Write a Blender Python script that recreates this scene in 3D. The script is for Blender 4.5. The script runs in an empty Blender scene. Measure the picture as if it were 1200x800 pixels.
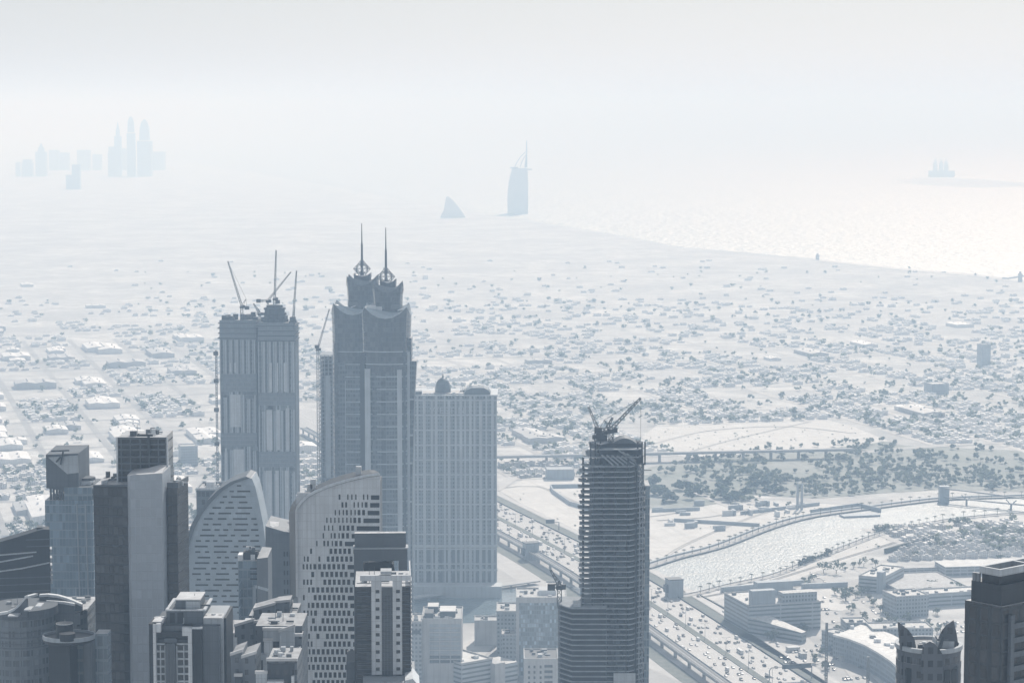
EXPO=0.70; HAZE=1.9e-4; HAZECOL=(.48,.665,.89,1); HAZEG=.12; HAZETOP=660; HAZEABS=(.85,.78,.55,1)
import bpy, math, random
from mathutils import Vector, Matrix
random.seed(7)
C = bpy.context.scene.collection
R = math.radians
# ------------------------------------------------------------------ camera model (photo is 1200 x 800)
F = 2800.0; CAMH = 452.0; PITCH = math.atan(266/F)
FW = Vector((0, math.cos(PITCH), -math.sin(PITCH))); UP = Vector((0, math.sin(PITCH), math.cos(PITCH)))
def ray(px, py): return FW + Vector((1,0,0))*((px-600)/F) + UP*((400-py)/F)
def at(px, py, Y):
    d = ray(px, py); return Vector((0,0,CAMH)) + d*(Y/d.y)
def gp(px, py, z=0.0):
    d = ray(px, py); return Vector((0,0,CAMH)) + d*((z-CAMH)/d.z)
# ------------------------------------------------------------------ mesh builder
class MB:
    def __init__(s): s.v=[]; s.f=[]
    def add(s, vs, fs):
        b=len(s.v); s.v += [tuple(v) for v in vs]; s.f += [tuple(i+b for i in f) for f in fs]; return s
    def box(s, x0,x1,y0,y1,z0,z1):
        return s.add([(x0,y0,z0),(x1,y0,z0),(x1,y1,z0),(x0,y1,z0),(x0,y0,z1),(x1,y0,z1),(x1,y1,z1),(x0,y1,z1)],
            [(0,3,2,1),(4,5,6,7),(0,1,5,4),(1,2,6,5),(2,3,7,6),(3,0,4,7)])
    def rbox(s, cx,cy,hx,hy,z0,z1,a=0):
        c,n=math.cos(a),math.sin(a)
        p=[(cx+x*c-y*n, cy+x*n+y*c) for x,y in ((-hx,-hy),(hx,-hy),(hx,hy),(-hx,hy))]
        return s.prism(p,z0,z1)
    def prism(s, poly, z0, z1):
        n=len(poly)
        zb = z0 if isinstance(z0,(list,tuple)) else [z0]*n
        zt = z1 if isinstance(z1,(list,tuple)) else [z1]*n
        vs=[(p[0],p[1],zb[i]) for i,p in enumerate(poly)]+[(p[0],p[1],zt[i]) for i,p in enumerate(poly)]
        a=sum(poly[i][0]*poly[(i+1)%n][1]-poly[(i+1)%n][0]*poly[i][1] for i in range(n))
        fs=[tuple(reversed(range(n))), tuple(range(n,2*n))]+[(i,(i+1)%n,n+(i+1)%n,n+i) for i in range(n)]
        if a<0: fs=[tuple(reversed(f)) for f in fs]
        return s.add(vs,fs)
    def xz(s, poly, y0, y1):            # outline in the x-z plane, extruded in y
        n=len(poly); a=sum(poly[i][0]*poly[(i+1)%n][1]-poly[(i+1)%n][0]*poly[i][1] for i in range(n))
        vs=[(p[0],y0,p[1]) for p in poly]+[(p[0],y1,p[1]) for p in poly]
        fs=[tuple(range(n)), tuple(reversed(range(n,2*n)))]+[(i,n+i,n+(i+1)%n,(i+1)%n) for i in range(n)]
        if a<0: fs=[tuple(reversed(f)) for f in fs]
        return s.add(vs,fs)
    def bar(s, p, q, w, h=None):
        p=Vector(p); q=Vector(q); d=q-p
        if d.length<1e-6: return s
        d.normalize(); r=Vector((0,0,1)) if abs(d.z)<.9 else Vector((0,1,0))
        a=d.cross(r).normalized()*(w/2); b=a.cross(d).normalized()*((h or w)/2)
        vs=[p-a-b,p+a-b,p+a+b,p-a+b,q-a-b,q+a-b,q+a+b,q-a+b]
        return s.add(vs,[(0,3,2,1),(4,5,6,7),(0,1,5,4),(1,2,6,5),(2,3,7,6),(3,0,4,7)])
    def tube(s, p, q, r0, r1=None, n=8):
        p=Vector(p); q=Vector(q); r1=r0 if r1 is None else r1; d=(q-p).normalized()
        r=Vector((0,0,1)) if abs(d.z)<.9 else Vector((0,1,0)); a=d.cross(r).normalized(); b=d.cross(a)
        vs=[p+(a*math.cos(t)+b*math.sin(t))*r0 for t in (2*math.pi*i/n for i in range(n))]+[q+(a*math.cos(t)+b*math.sin(t))*r1 for t in (2*math.pi*i/n for i in range(n))]
        return s.add(vs,[(i,(i+1)%n,n+(i+1)%n,n+i) for i in range(n)]+[tuple(range(n)),tuple(reversed(range(n,2*n)))])
    def truss(s, p, q, w, w2=None, seg=None, t=.18):   # square lattice beam from p to q
        p=Vector(p); q=Vector(q); w2=w if w2 is None else w2; L=(q-p).length; d=(q-p).normalized()
        r=Vector((0,0,1)) if abs(d.z)<.9 else Vector((0,1,0)); a=d.cross(r).normalized(); b=a.cross(d).normalized()
        n=seg or max(2,int(L/(w*1.25)))
        def c(i,k):
            ww=(w+(w2-w)*i/n)/2; sa,sb=((-1,-1),(1,-1),(1,1),(-1,1))[k%4]; return p+d*(L*i/n)+a*sa*ww+b*sb*ww
        for k in range(4):
            s.bar(c(0,k),c(n,k),t*1.4)
            for i in range(n):
                s.bar(c(i,k+(i%2)),c(i+1,k+1-(i%2)),t)
        return s
    def loft(s, rings, caps=True):
        n=len(rings[0]); vs=[p for r in rings for p in r]
        fs=[(j*n+i,j*n+(i+1)%n,(j+1)*n+(i+1)%n,(j+1)*n+i) for j in range(len(rings)-1) for i in range(n)]
        if caps: fs += [tuple(reversed(range(n))), tuple(range((len(rings)-1)*n,len(rings)*n))]
        return s.add(vs,fs)
    def lathe(s, prof, cx, cy, n=24, a0=0, a1=2*math.pi):
        return s.loft([[(cx+r*math.cos(a0+(a1-a0)*i/n),cy+r*math.sin(a0+(a1-a0)*i/n),z) for i in range(n)] for r,z in prof])
    def sheet(s, pts):
        return s.add(pts,[tuple(range(len(pts)))])
    def build(s, name, mat, parent=None, kind=None, smooth=False, label=None):
        me=bpy.data.meshes.new(name); me.from_pydata(s.v,[],s.f); me.materials.append(mat)
        if smooth: me.polygons.foreach_set('use_smooth',[True]*len(me.polygons))
        me.update()
        o=bpy.data.objects.new(name,me); C.objects.link(o)
        if parent: o.parent=parent
        if kind: o['kind']=kind
        if label: o['label']=label
        return o
def tag(o, label, cat, group=None, kind=None):
    o['label']=label; o['category']=cat
    if group: o['group']=group
    if kind: o['kind']=kind
    return o
def thing(name, label, cat, loc, rz=0, group=None):
    o=bpy.data.objects.new(name,None); C.objects.link(o); o.location=loc; o.rotation_euler=(0,0,rz); o.empty_display_size=3
    return tag(o,label,cat,group)
def dup(o, loc=None, rz=None, scale=None, label=None, group=None, parent=None):
    c=o.copy(); C.objects.link(c)
    if parent: c.parent=parent
    if loc is not None: c.location=loc
    if rz is not None: c.rotation_euler=(0,0,rz)
    if scale is not None: c.scale=scale
    if label: c['label']=label
    if group: c['group']=group
    for ch in list(o.children): dup(ch,parent=c)
    return c
class Site:                             # a building whose front stands at distance Y; pixel -> its own metres
    def __init__(s, name, label, cat, px, py, Y, rz=0, group=None):
        if Y<1650 and Y!=1300: Y*=.72
        if Y==1300: Y=1120
        p=at(px,py,Y); s.Y=Y; s.px=px; s.py=py; s.o=p; s.rz=rz
        s.root=thing(name,label,cat,(p.x,Y,0),rz,group)
    def x(s,px,py=None,dy=0): return at(px,s.py if py is None else py,s.Y+dy).x-s.o.x
    def z(s,py,dy=0): return at(s.px,py,s.Y+dy).z
def panes(root, rects, mat, y, t=.25, axis='y'):       # window panes: the 100 largest one by one, the rest as one part
    rects=sorted(rects,key=lambda r:-(r[1]-r[0])*(r[3]-r[2])-r[3]*1e-3)
    def put(m,r):
        if axis=='y': m.box(r[0],r[1],y,y+t,r[2],r[3])
        else: m.box(y,y+t,r[0],r[1],r[2],r[3])
    for r in rects[:100]:
        m=MB(); put(m,r); m.build('window',mat,root)
    if rects[100:]:
        m=MB()
        for r in rects[100:]: put(m,r)
        m.build('window_field',mat,root,kind='stuff')
def grid_wall(mb, x0,x1,z0,z1,y0,y1,rects):            # a wall of boxes that leaves the openings free
    zs=sorted({z0,z1}|{max(z0,min(z1,r[2])) for r in rects}|{max(z0,min(z1,r[3])) for r in rects})
    for a,b in zip(zs,zs[1:]):
        if b-a<1e-3: continue
        mid=(a+b)/2; cut=sorted((r[0],r[1]) for r in rects if r[2]<mid<r[3]); x=x0
        for c0,c1 in cut:
            if c0>x+1e-3: mb.box(x,c0,y0,y1,a,b)
            x=max(x,c1)
        if x1>x+1e-3: mb.box(x,x1,y0,y1,a,b)
# ------------------------------------------------------------------ materials
class NT:
    def __init__(s,name):
        s.m=bpy.data.materials.new(name); s.m.use_nodes=True; s.t=s.m.node_tree
        s.b=s.t.nodes['Principled BSDF']; s.tc=s.t.nodes.new('ShaderNodeTexCoord')
    def link(s,a,b): s.t.links.new(a,b)
    def val(s,sock,x):
        if isinstance(x,bpy.types.NodeSocket): s.link(x,sock)
        else: sock.default_value=x
    def ma(s,op,a,b=0.0,c=None):
        n=s.t.nodes.new('ShaderNodeMath'); n.operation=op; s.val(n.inputs[0],a); s.val(n.inputs[1],b)
        if c is not None: s.val(n.inputs[2],c)
        return n.outputs[0]
    def sep(s,v):
        n=s.t.nodes.new('ShaderNodeSeparateXYZ'); s.link(v,n.inputs[0]); return n.outputs
    def comb(s,x,y,z=0.0):
        n=s.t.nodes.new('ShaderNodeCombineXYZ')
        for i,k in enumerate((x,y,z)): s.val(n.inputs[i],k)
        return n.outputs[0]
    def noise(s,v,scale,detail=3,rough=.55):
        n=s.t.nodes.new('ShaderNodeTexNoise'); s.link(v,n.inputs['Vector']); n.inputs['Scale'].default_value=scale
        n.inputs['Detail'].default_value=detail; n.inputs['Roughness'].default_value=rough; return n.outputs[0]
    def white(s,v):
        n=s.t.nodes.new('ShaderNodeTexWhiteNoise'); n.noise_dimensions='3D'; s.link(v,n.inputs[0]); return n.outputs[0]
    def mix(s,f,a,b):
        n=s.t.nodes.new('ShaderNodeMix'); n.data_type='RGBA'; s.val(n.inputs[0],f)
        for sock,x in ((n.inputs[6],a),(n.inputs[7],b)):
            if isinstance(x,bpy.types.NodeSocket): s.link(x,sock)
            else: sock.default_value=(*x[:3],1)
        return n.outputs[2]
    def ramp(s,f,lo,hi):
        n=s.t.nodes.new('ShaderNodeMapRange'); s.link(f,n.inputs[0]); n.inputs[1].default_value=lo; n.inputs[2].default_value=hi; return n.outputs[0]
    def scalev(s,v,x,y,z):
        n=s.t.nodes.new('ShaderNodeVectorMath'); n.operation='MULTIPLY'; s.link(v,n.inputs[0]); n.inputs[1].default_value=(x,y,z); return n.outputs[0]
    def col(s,c): s.val(s.b.inputs['Base Color'],c if isinstance(c,bpy.types.NodeSocket) else (*c,1))
    def rough(s,r): s.val(s.b.inputs['Roughness'],r)
    def bump(s,h,strength,dist):
        n=s.t.nodes.new('ShaderNodeBump'); n.inputs['Strength'].default_value=strength; n.inputs['Distance'].default_value=dist
        s.link(h,n.inputs['Height']); s.link(n.outputs[0],s.b.inputs['Normal'])
def dk(c,k): return tuple(x*k for x in c)
def plain(name, c, rough=.7, amt=.22, scale=.15, streak=True, metal=0.0, joints=None):
    n=NT(name); o=n.tc.outputs['Object']
    f=n.ramp(n.noise(o,scale,4),.3,.7)
    base=n.mix(f,dk(c,1-amt),dk(c,1+amt*.6))
    if streak:
        g=n.ramp(n.noise(n.scalev(o,.9,.9,.03),1,3),.45,.75); base=n.mix(n.ma('MULTIPLY',g,.45),base,dk(c,.5))
    if joints:
        p=n.sep(o); nn=n.sep(n.tc.outputs['Normal']); u=n.ma('SUBTRACT',n.ma('MULTIPLY',p[1],nn[0]),n.ma('MULTIPLY',p[0],nn[1]))
        cu=n.ma('DIVIDE',u,joints[0]); cv=n.ma('DIVIDE',p[2],joints[1])
        j=n.ma('MAXIMUM',n.ma('LESS_THAN',n.ma('FRACT',cu),.11/joints[0]),n.ma('LESS_THAN',n.ma('FRACT',cv),.13/joints[1]))
        w=n.white(n.comb(n.ma('FLOOR',cu),n.ma('FLOOR',cv)))
        base=n.mix(n.ma('MULTIPLY',w,.22),base,dk(c,.6)); base=n.mix(n.ma('MULTIPLY',j,.5),base,dk(c,.45))
    n.col(base); n.rough(rough); n.b.inputs['Specular IOR Level'].default_value=.2 if rough>.35 else .5; n.b.inputs['Metallic'].default_value=metal
    return n.m
def facade(name, wall, glass, fh, bw, wf, hf, rough=.6, roofc=(.42,.43,.44), var=.5, grough=.12, z0=0.0, minor=None):
    """walls with a grid of glass; u runs along the wall, v up it; minor = spacing of thin joints"""
    n=NT(name); o=n.sep(n.tc.outputs['Object']); nn=n.sep(n.tc.outputs['Normal'])
    ln=n.ma('MAXIMUM',n.ma('SQRT',n.ma('ADD',n.ma('MULTIPLY',nn[0],nn[0]),n.ma('MULTIPLY',nn[1],nn[1]))),.001)
    u=n.ma('DIVIDE',n.ma('SUBTRACT',n.ma('MULTIPLY',o[1],nn[0]),n.ma('MULTIPLY',o[0],nn[1])),ln)
    u=n.ma('DIVIDE',u,bw); v=n.ma('DIVIDE',n.ma('SUBTRACT',o[2],z0),fh)
    fu=n.ma('FRACT',u); fv=n.ma('FRACT',v)
    mu=n.ma('LESS_THAN',n.ma('ABSOLUTE',n.ma('SUBTRACT',fu,.5)),wf/2); mv=n.ma('LESS_THAN',n.ma('ABSOLUTE',n.ma('SUBTRACT',fv,.5)),hf/2)
    up=n.ma('GREATER_THAN',n.ma('ABSOLUTE',nn[2]),.6)
    m=n.ma('MULTIPLY',n.ma('MULTIPLY',mu,mv),n.ma('SUBTRACT',1.0,up))
    cell=n.comb(n.ma('FLOOR',u),n.ma('FLOOR',v),n.ma('ROUND',n.ma('MULTIPLY',nn[0],3)))
    w=n.white(cell); ns=n.ramp(n.noise(n.tc.outputs['Object'],.12,4),.3,.7)
    gl=n.mix(n.ma('MULTIPLY',n.ma('POWER',w,2.5),var),glass,dk([x+.03 for x in glass],3.2))
    gl=n.mix(n.ma('MULTIPLY',ns,.35),gl,dk(glass,.5))
    st=n.ramp(n.noise(n.scalev(n.tc.outputs['Object'],.7,.7,.04),1,3),.45,.8)
    wl=n.mix(ns,dk(wall,.86),dk(wall,1.1)); wl=n.mix(n.ma('MULTIPLY',st,.3),wl,dk(wall,.6))
    rf=n.mix(n.ramp(n.noise(n.tc.outputs['Object'],.35,4),.35,.65),dk(roofc,.75),dk(roofc,1.15))
    c=n.mix(m,wl,gl); c=n.mix(up,c,rf); n.col(c)
    n.rough(n.ma('ADD',n.ma('MULTIPLY',m,grough-rough),rough)); n.val(n.b.inputs['Specular IOR Level'],n.ma('ADD',n.ma('MULTIPLY',m,.22),.15))
    # recess the glass a little for the light
    n.bump(n.ma('SUBTRACT',1.0,m),.6,.25)
    return n.m
# ================================================================== camera, world, sun, haze
sc=bpy.context.scene
cam=bpy.data.objects.new('camera',bpy.data.cameras.new('camera')); C.objects.link(cam); sc.camera=cam
cam.location=(0,0,CAMH); cam.rotation_euler=(math.pi/2-PITCH,0,0)
cam.data.sensor_width=36; cam.data.lens=36*F/1200; cam.data.clip_start=1; cam.data.clip_end=200000
EL,AZ=R(41),R(15)
w=bpy.data.worlds.new('World'); sc.world=w; w.use_nodes=True; nt=w.node_tree
sky=nt.nodes.new('ShaderNodeTexSky'); sky.sky_type='NISHITA'; sky.sun_disc=False; sky.sun_elevation=EL; sky.sun_rotation=AZ
sky.altitude=0; sky.air_density=1.0; sky.dust_density=1.2; sky.ozone_density=1.5
hs=nt.nodes.new('ShaderNodeHueSaturation'); hs.inputs['Saturation'].default_value=.55
bg=nt.nodes['Background']; nt.links.new(sky.outputs[0],hs.inputs['Color']); mx=nt.nodes.new('ShaderNodeMix'); mx.data_type='RGBA'; mx.inputs[0].default_value=.74; nt.links.new(hs.outputs[0],mx.inputs[6]); mx.inputs[7].default_value=(2.35,2.45,2.62,1); nt.links.new(mx.outputs[2],bg.inputs[0]); bg.inputs[1].default_value=.1
sl=bpy.data.lights.new('sun','SUN'); sl.energy=3.0; sl.angle=R(.6); sl.color=(1,.97,.93)
so=bpy.data.objects.new('sun',sl); C.objects.link(so)
sd=Vector((math.sin(AZ)*math.cos(EL),math.cos(AZ)*math.cos(EL),math.sin(EL)))
so.rotation_euler=sd.to_track_quat('Z','Y').to_euler(); so.location=(0,0,3000)
vs=sc.view_settings; vs.view_transform='Standard'; vs.look='None'; vs.exposure=EXPO; vs.gamma=1; vs.use_curve_mapping=False
cy=sc.cycles; cy.max_bounces=6; cy.diffuse_bounces=3; cy.glossy_bounces=3; cy.volume_bounces=1; cy.transparent_max_bounces=8
cy.use_denoising=True; cy.caustics_reflective=False; cy.caustics_refractive=False; cy.sample_clamp_indirect=6
hm=bpy.data.materials.new('haze_air'); hm.use_nodes=True; ht=hm.node_tree
for n in list(ht.nodes):
    if n.type=='BSDF_PRINCIPLED': ht.nodes.remove(n)
pv=ht.nodes.new('ShaderNodeVolumePrincipled'); ht.links.new(pv.outputs[0],ht.nodes['Material Output'].inputs['Volume'])
pv.inputs['Color'].default_value=HAZECOL; pv.inputs['Density'].default_value=HAZE; pv.inputs['Absorption Color'].default_value=HAZEABS; pv.inputs['Anisotropy'].default_value=HAZEG
MB().box(-40000,40000,-4000,62000,-1.0,HAZETOP).build('haze',hm,None,kind='stuff')
# ================================================================== ground, water
OR=gp(763.5,708); ea=math.atan2(.27,.963)          # city grid: n across the highway, e along it
E=Vector((-math.sin(ea),math.cos(ea),0)); Nn=Vector((math.cos(ea),math.sin(ea),0))
def ab(a,b,z=0): return OR+Nn*a+E*b+Vector((0,0,z))
def toab(p): d=Vector((p[0],p[1],0))-OR; return d.dot(Nn),d.dot(E)
def proj(p):
    d=Vector(p)-Vector((0,0,CAMH)); k=d.dot(FW)
    return (600+F*d.x/k, 400-F*d.dot(UP)/k) if k>1 else (-1e6,-1e6)
def inpoly(x,y,P):
    r=False; n=len(P)
    for i in range(n):
        x0,y0=P[i]; x1,y1=P[(i+1)%n]
        if (y0>y)!=(y1>y) and x<(x1-x0)*(y-y0)/(y1-y0)+x0: r=not r
    return r
def ground_mat(name,c0,c1,c2,s1=.0045,s2=.03,s3=.25,rough=.9,tr=True):
    n=NT(name); o=n.tc.outputs['Object']
    a=n.ramp(n.noise(o,s1,5,.6),.38,.62); b=n.ramp(n.noise(o,s2,5,.65),.4,.65); d=n.ramp(n.noise(o,s3,3),.35,.7)
    c=n.mix(a,c0,c1); c=n.mix(n.ma('MULTIPLY',b,.75),c,c2); c=n.mix(n.ma('MULTIPLY',d,.25),c,dk(c0,.6))
    if tr:
        for an,k_ in ((.27,.35),(-.9,.25)):
            q=n.sep(o); ca,sa=math.cos(an),math.sin(an)
            u=n.ma('ADD',n.ma('MULTIPLY',q[0],ca),n.ma('MULTIPLY',q[1],sa)); v=n.ma('SUBTRACT',n.ma('MULTIPLY',q[1],ca),n.ma('MULTIPLY',q[0],sa))
            t=n.ramp(n.noise(n.comb(n.ma('MULTIPLY',u,.16),n.ma('MULTIPLY',v,.006)),1,3),.54,.68); c=n.mix(n.ma('MULTIPLY',t,k_),c,dk(c0,.62))
    n.col(c); n.rough(rough); n.b.inputs['Specular IOR Level'].default_value=.25; return n.m
M={}
M['ground']=ground_mat('sandy ground',(.62,.625,.62),(.41,.415,.42),(.28,.29,.295),.0045,.022,.16)
M['sand']=ground_mat('bare sand',(.64,.64,.63),(.58,.58,.57),(.50,.50,.495),.01,.05,.3)
M['grass']=ground_mat('park ground',(.20,.225,.21),(.28,.30,.285),(.36,.37,.36),.006,.02,.2)
M['asphalt']=ground_mat('glare pale asphalt',(.41,.415,.42),(.36,.37,.375),(.30,.31,.32),.01,.06,.5,.55)  # sun glare on the road is put into this pale asphalt colour
M['street']=ground_mat('street asphalt',(.30,.31,.315),(.36,.365,.37),(.25,.26,.27),.01,.06,.5,.6)
M['paving']=ground_mat('pale paving',(.48,.485,.48),(.42,.42,.42),(.36,.365,.37),.02,.1,.6)
M['track']=ground_mat('wheel worn track',(.42,.42,.41),(.38,.38,.37),(.33,.33,.325),.02,.1,.5,tr=False)
M['mark']=plain('white road paint',(.75,.75,.75),.6,.1,1,False)
M['verge']=ground_mat('dry verge planting',(.13,.155,.15),(.17,.19,.18),(.22,.23,.22),.02,.15,.6)
g=MB(); g.sheet([(-45000,-3000,0),(45000,-3000,0),(45000,60000,0),(-45000,60000,0)]); g.build('ground',M['ground'],kind='structure')
def sheet_px(name,pts,mat,z,kind='structure'):
    P=[gp(x,y) for x,y in pts]; m=MB(); m.sheet([(p.x,p.y,z) for p in P]); o=m.build(name,mat,kind=kind)
    if o.data.polygons[0].normal.z<0: o.data.flip_normals()
    return o
def water(name,rough,s,st,col=(.10,.135,.155)):
    n=NT(name); o=n.tc.outputs['Object']
    n.col(n.mix(n.ramp(n.noise(o,.01,4),.35,.65),col,dk(col,1.5))); n.rough(rough); n.b.inputs['Specular IOR Level'].default_value=.85
    h=n.ma('ADD',n.noise(n.scalev(o,1,.6,1),s,4,.6),n.noise(o,s*.23,3)); n.bump(h,st,1/s*.5); return n.m
far=[(700,690),(725,680),(763,667),(800,655),(850,642),(909,619.5),(957,606.5),(1025,597),(1062,592),(1105,587),(1150,585),(1200,583.5),(1290,581)]
near=[(1290,600),(1200,601),(1150,604),(1100,610),(1055,619),(1025,626),(982,642),(937,660),(900,674),(850,685),(815,694),(795,698),(760,708),(728,716)]
sheet_px('creek_water',far+near,water('rippling creek water',.36,.34,.65),.12)
sheet_px('canal_water',[(470,702),(500,697),(560,694),(618,688),(640,684),(700,690),(728,716),(690,722),(640,726),(600,728),(540,730),(470,735)],water('still canal water',.12,.2,.3),.12)
SEA=[(1330,345),(1200,328),(1150,322),(1050,314),(950,303),(860,295),(800,290),(720,275),(640,262),(575,252),(480,236),(380,217),(300,203),(235,193),(190,185)]
P=[gp(*q) for q in SEA]; m=MB(); pts=[(p.x,p.y,.3) for p in P]+[(-9000,59000,.3),(44000,59000,.3),(44000,P[0].y,.3)]
m.sheet(pts); o=m.build('sea_water',water('open sea',.5,.03,.7),kind='structure')
if o.data.polygons[0].normal.z<0: o.data.flip_normals()
sheet_px('beach',[(1330,345),(1200,328),(1150,322),(1050,314),(950,303),(955,305.5),(1050,316),(1150,324.5),(1200,331),(1330,349)],M['sand'],.5)
sheet_px('palm_island',[(1045,213),(1080,208),(1130,209),(1200,214),(1240,217),(1150,220),(1085,217)],M['sand'],.6)
# headland with pale jetty at the right end of the beach
SANDLOT=[(752,512),(770,498),(850,491),(905,487),(955,488),(1000,500),(1042,517),(985,524),(900,530),(830,535),(775,534)]
sheet_px('sand_lot',SANDLOT,M['sand'],.25)
PARK=[(740,590),(745,552),(790,540),(880,528),(955,515),(1010,510),(1060,522),(1200,528),(1290,530),(1290,577),(1200,576),(1100,574),(1030,578),(960,584),(880,580),(840,590),(780,600)]
sheet_px('park_lawn',PARK,M['grass'],.2)
QUAY=[(585,575),(640,550),(683,556),(740,600),(900,588),(960,590),(1000,592),(957,603),(909,616),(850,638),(763,664),(700,640),(640,606)]
sheet_px('construction_ground',QUAY,M['sand'],.22)
SAND2=[(815,692),(900,671),(937,657),(982,640),(1055,618),(1150,604),(1290,600),(1290,630),(1180,622),(1060,628),(1010,650),(965,668),(900,692),(830,705)]
sheet_px('bank_ground',SAND2,M['sand'],.08)
# ------------------------------------------------------------------ smooth polylines on the ground
def spline(P,step=12):
    out=[]; n=len(P)
    for i in range(n-1):
        p0=P[max(i-1,0)];p1=P[i];p2=P[i+1];p3=P[min(i+2,n-1)]; k=max(1,int((p2-p1).length/step))
        for j in range(k):
            t=j/k; out.append(.5*((2*p1)+(p2-p0)*t+(2*p0-5*p1+4*p2-p3)*t*t+(3*p1-p0-3*p2+p3)*t**3))
    return out+[P[-1]]
def normals(L):
    r=[]
    for i in range(len(L)):
        d=(L[min(i+1,len(L)-1)]-L[max(i-1,0)]); d.z=0; d.normalize(); r.append(Vector((d.y,-d.x,0)))   # to the right of travel
    return r
def ribbon(m,L,a,b,z,zt=None):
    N=normals(L); n=len(L)
    if zt is None:
        vs=[]
        for p,q in zip(L,N): A=p+q*a; B=p+q*b; vs+=[(A.x,A.y,z),(B.x,B.y,z)]
        m.add(vs,[(2*i,2*i+1,2*i+3,2*i+2) for i in range(n-1)])
    else:
        vs=[]
        for p,q in zip(L,N):
            A=p+q*a; B=p+q*b; vs+=[(A.x,A.y,z),(B.x,B.y,z),(B.x,B.y,zt),(A.x,A.y,zt)]
        fs=[]
        for i in range(n-1):
            for k in range(4): fs.append((4*i+k,4*i+(k+1)%4,4*i+4+(k+1)%4,4*i+4+k))
        m.add(vs,fs+[(3,2,1,0),(4*n-4,4*n-3,4*n-2,4*n-1)])
    return m
# ================================================================== highway
rnd=random.Random(11)
HP=[gp(*q) for q in ((583,606.5),(680,657),(763.5,708),(896,798))]
d=(HP[0]-HP[1]).normalized(); HP=[HP[0]+d*3000,HP[0]+d*1200,HP[0]+d*400]+HP; d=(HP[-1]-HP[-2]).normalized(); HP.append(HP[-1]+d*350)
HL=[p for p in spline([p.copy() for p in reversed(HP)],18) if p.y<3650]     # travel away from the camera
m=MB(); ribbon(m,HL,-33,33,.35); m.build('highway',M['asphalt'],kind='structure')
HN=[p for p in HL if p.y<3400]
m=MB(); ribbon(m,HN,-3.4,3.4,.35,.85); m.build('planted_median',M['verge'],kind='structure')
m=MB(); ribbon(m,HN,34,47,.0,.5); m.build('roadside_verge',M['verge'],kind='structure')
m=MB(); ribbon(m,HN,48,57,.4); m.build('service_road',M['asphalt'],kind='structure')
m=MB(); ribbon(m,HN,-92,-66,.42); m.build('service_street',M['asphalt'],kind='structure')
m=MB(); ribbon(m,HN,-66,-52,.0,.6); m.build('planted_strip',M['verge'],kind='structure')
m=MB(); N_=normals(HL)
for lane in (7.8,11.6,15.4,19.2,23,26.8):
    for s in (-1,1):
        for i in range(0,len(HL)-1):
            if HL[i].y>3400: break
            p=HL[i]+N_[i]*lane*s; q=p+(HL[i+1]-HL[i]).normalized()*6; nn=N_[i]*.14
            m.add([(v.x,v.y,.42) for v in (p-nn,p+nn,q+nn,q-nn)],[(0,1,2,3)])
for off in (-32,-4.2,4.2,32): ribbon(m,HL,off-.2,off+.2,.42)
m.build('lane_marking',M['mark'],kind='structure')
conc=plain('grey concrete',(.34,.355,.37),.8); dconc=plain('dark concrete',(.13,.145,.16),.8); steel=plain('grey steel',(.17,.19,.21),.45,.15,1,False)
pale=plain('pale stone',(.52,.535,.55),.75); white=plain('white painted metal',(.72,.73,.74),.5,.08,1,False); darkm=plain('dark metal',(.045,.055,.065),.45,.15,1,False)
def wall_along(name,label,a,h,mat):
    m=MB(); ribbon(m,HN,a-.3,a+.3,0,h); tag(m.build(name,mat),label,'barrier')
wall_along('roadside_barrier','long low concrete barrier along the canal-bridge side of the highway',33.5,1.6,dconc)
wall_along('roadside_barrier','long low concrete barrier between the highway and the metro viaduct',-33.5,1.6,dconc)
# metro viaduct
t=thing('metro_viaduct','long grey elevated rail viaduct on piers beside the busy highway','viaduct',(0,0,0))
m=MB(); ribbon(m,HN,-49,-40,7.2,8.8); m.build('deck',conc,t)
for a in (-49.2,-40): 
    m=MB(); ribbon(m,HN,a,a+.3,8.8,10); m.build('parapet',pale,t)
for a in (-47.4,-43.4):
    m=MB(); ribbon(m,HN,a,a+1.9,8.8,9.0); m.build('track',darkm,t)
N_=normals(HL)
for i in range(0,len(HL),2):
    if HL[i].y>3400: break
    p=HL[i]+N_[i]*-44.5; m=MB(); m.rbox(p.x,p.y,1.1,1.1,0,7.2,ea); m.build('pier',conc,t)
# ------------------------------------------------------------------ vehicles
carpaint=[plain(n,c,.3,.03,1,False) for n,c in (('white car paint',(.72,.73,.74)),('silver car paint',(.40,.42,.44)),('dark car paint',(.035,.04,.045)),('grey car paint',(.14,.15,.16)))]
glass=plain('dark car glass',(.02,.025,.03),.1,.05,1,False); rubber=plain('tyre rubber',(.02,.02,.02),.8,.05,1,False)
def car_mesh(L,W,H,kind):
    m=MB(); b=.32
    if kind=='car':
        prof=[(-L/2,b),(L/2,b),(L/2,.75),(L*.24,.95),(L*.08,H),(-L*.28,H),(-L*.42,1.0),(-L/2,.95)]
    elif kind=='suv':
        prof=[(-L/2,b),(L/2,b),(L/2,.95),(L*.28,1.12),(L*.14,H),(-L*.44,H),(-L/2,1.1)]
    else:
        prof=[(-L/2,b),(L/2,b),(L/2,H*.6),(L*.48,H),(-L/2,H)]
    n=len(prof); w2=W/2
    ring=lambda s:[(s*w2*(1 if z<1.1 else .86),x,z) for x,z in prof]
    m.loft([ring(-1),ring(1)]); 
    return m
protos=[]
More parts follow.
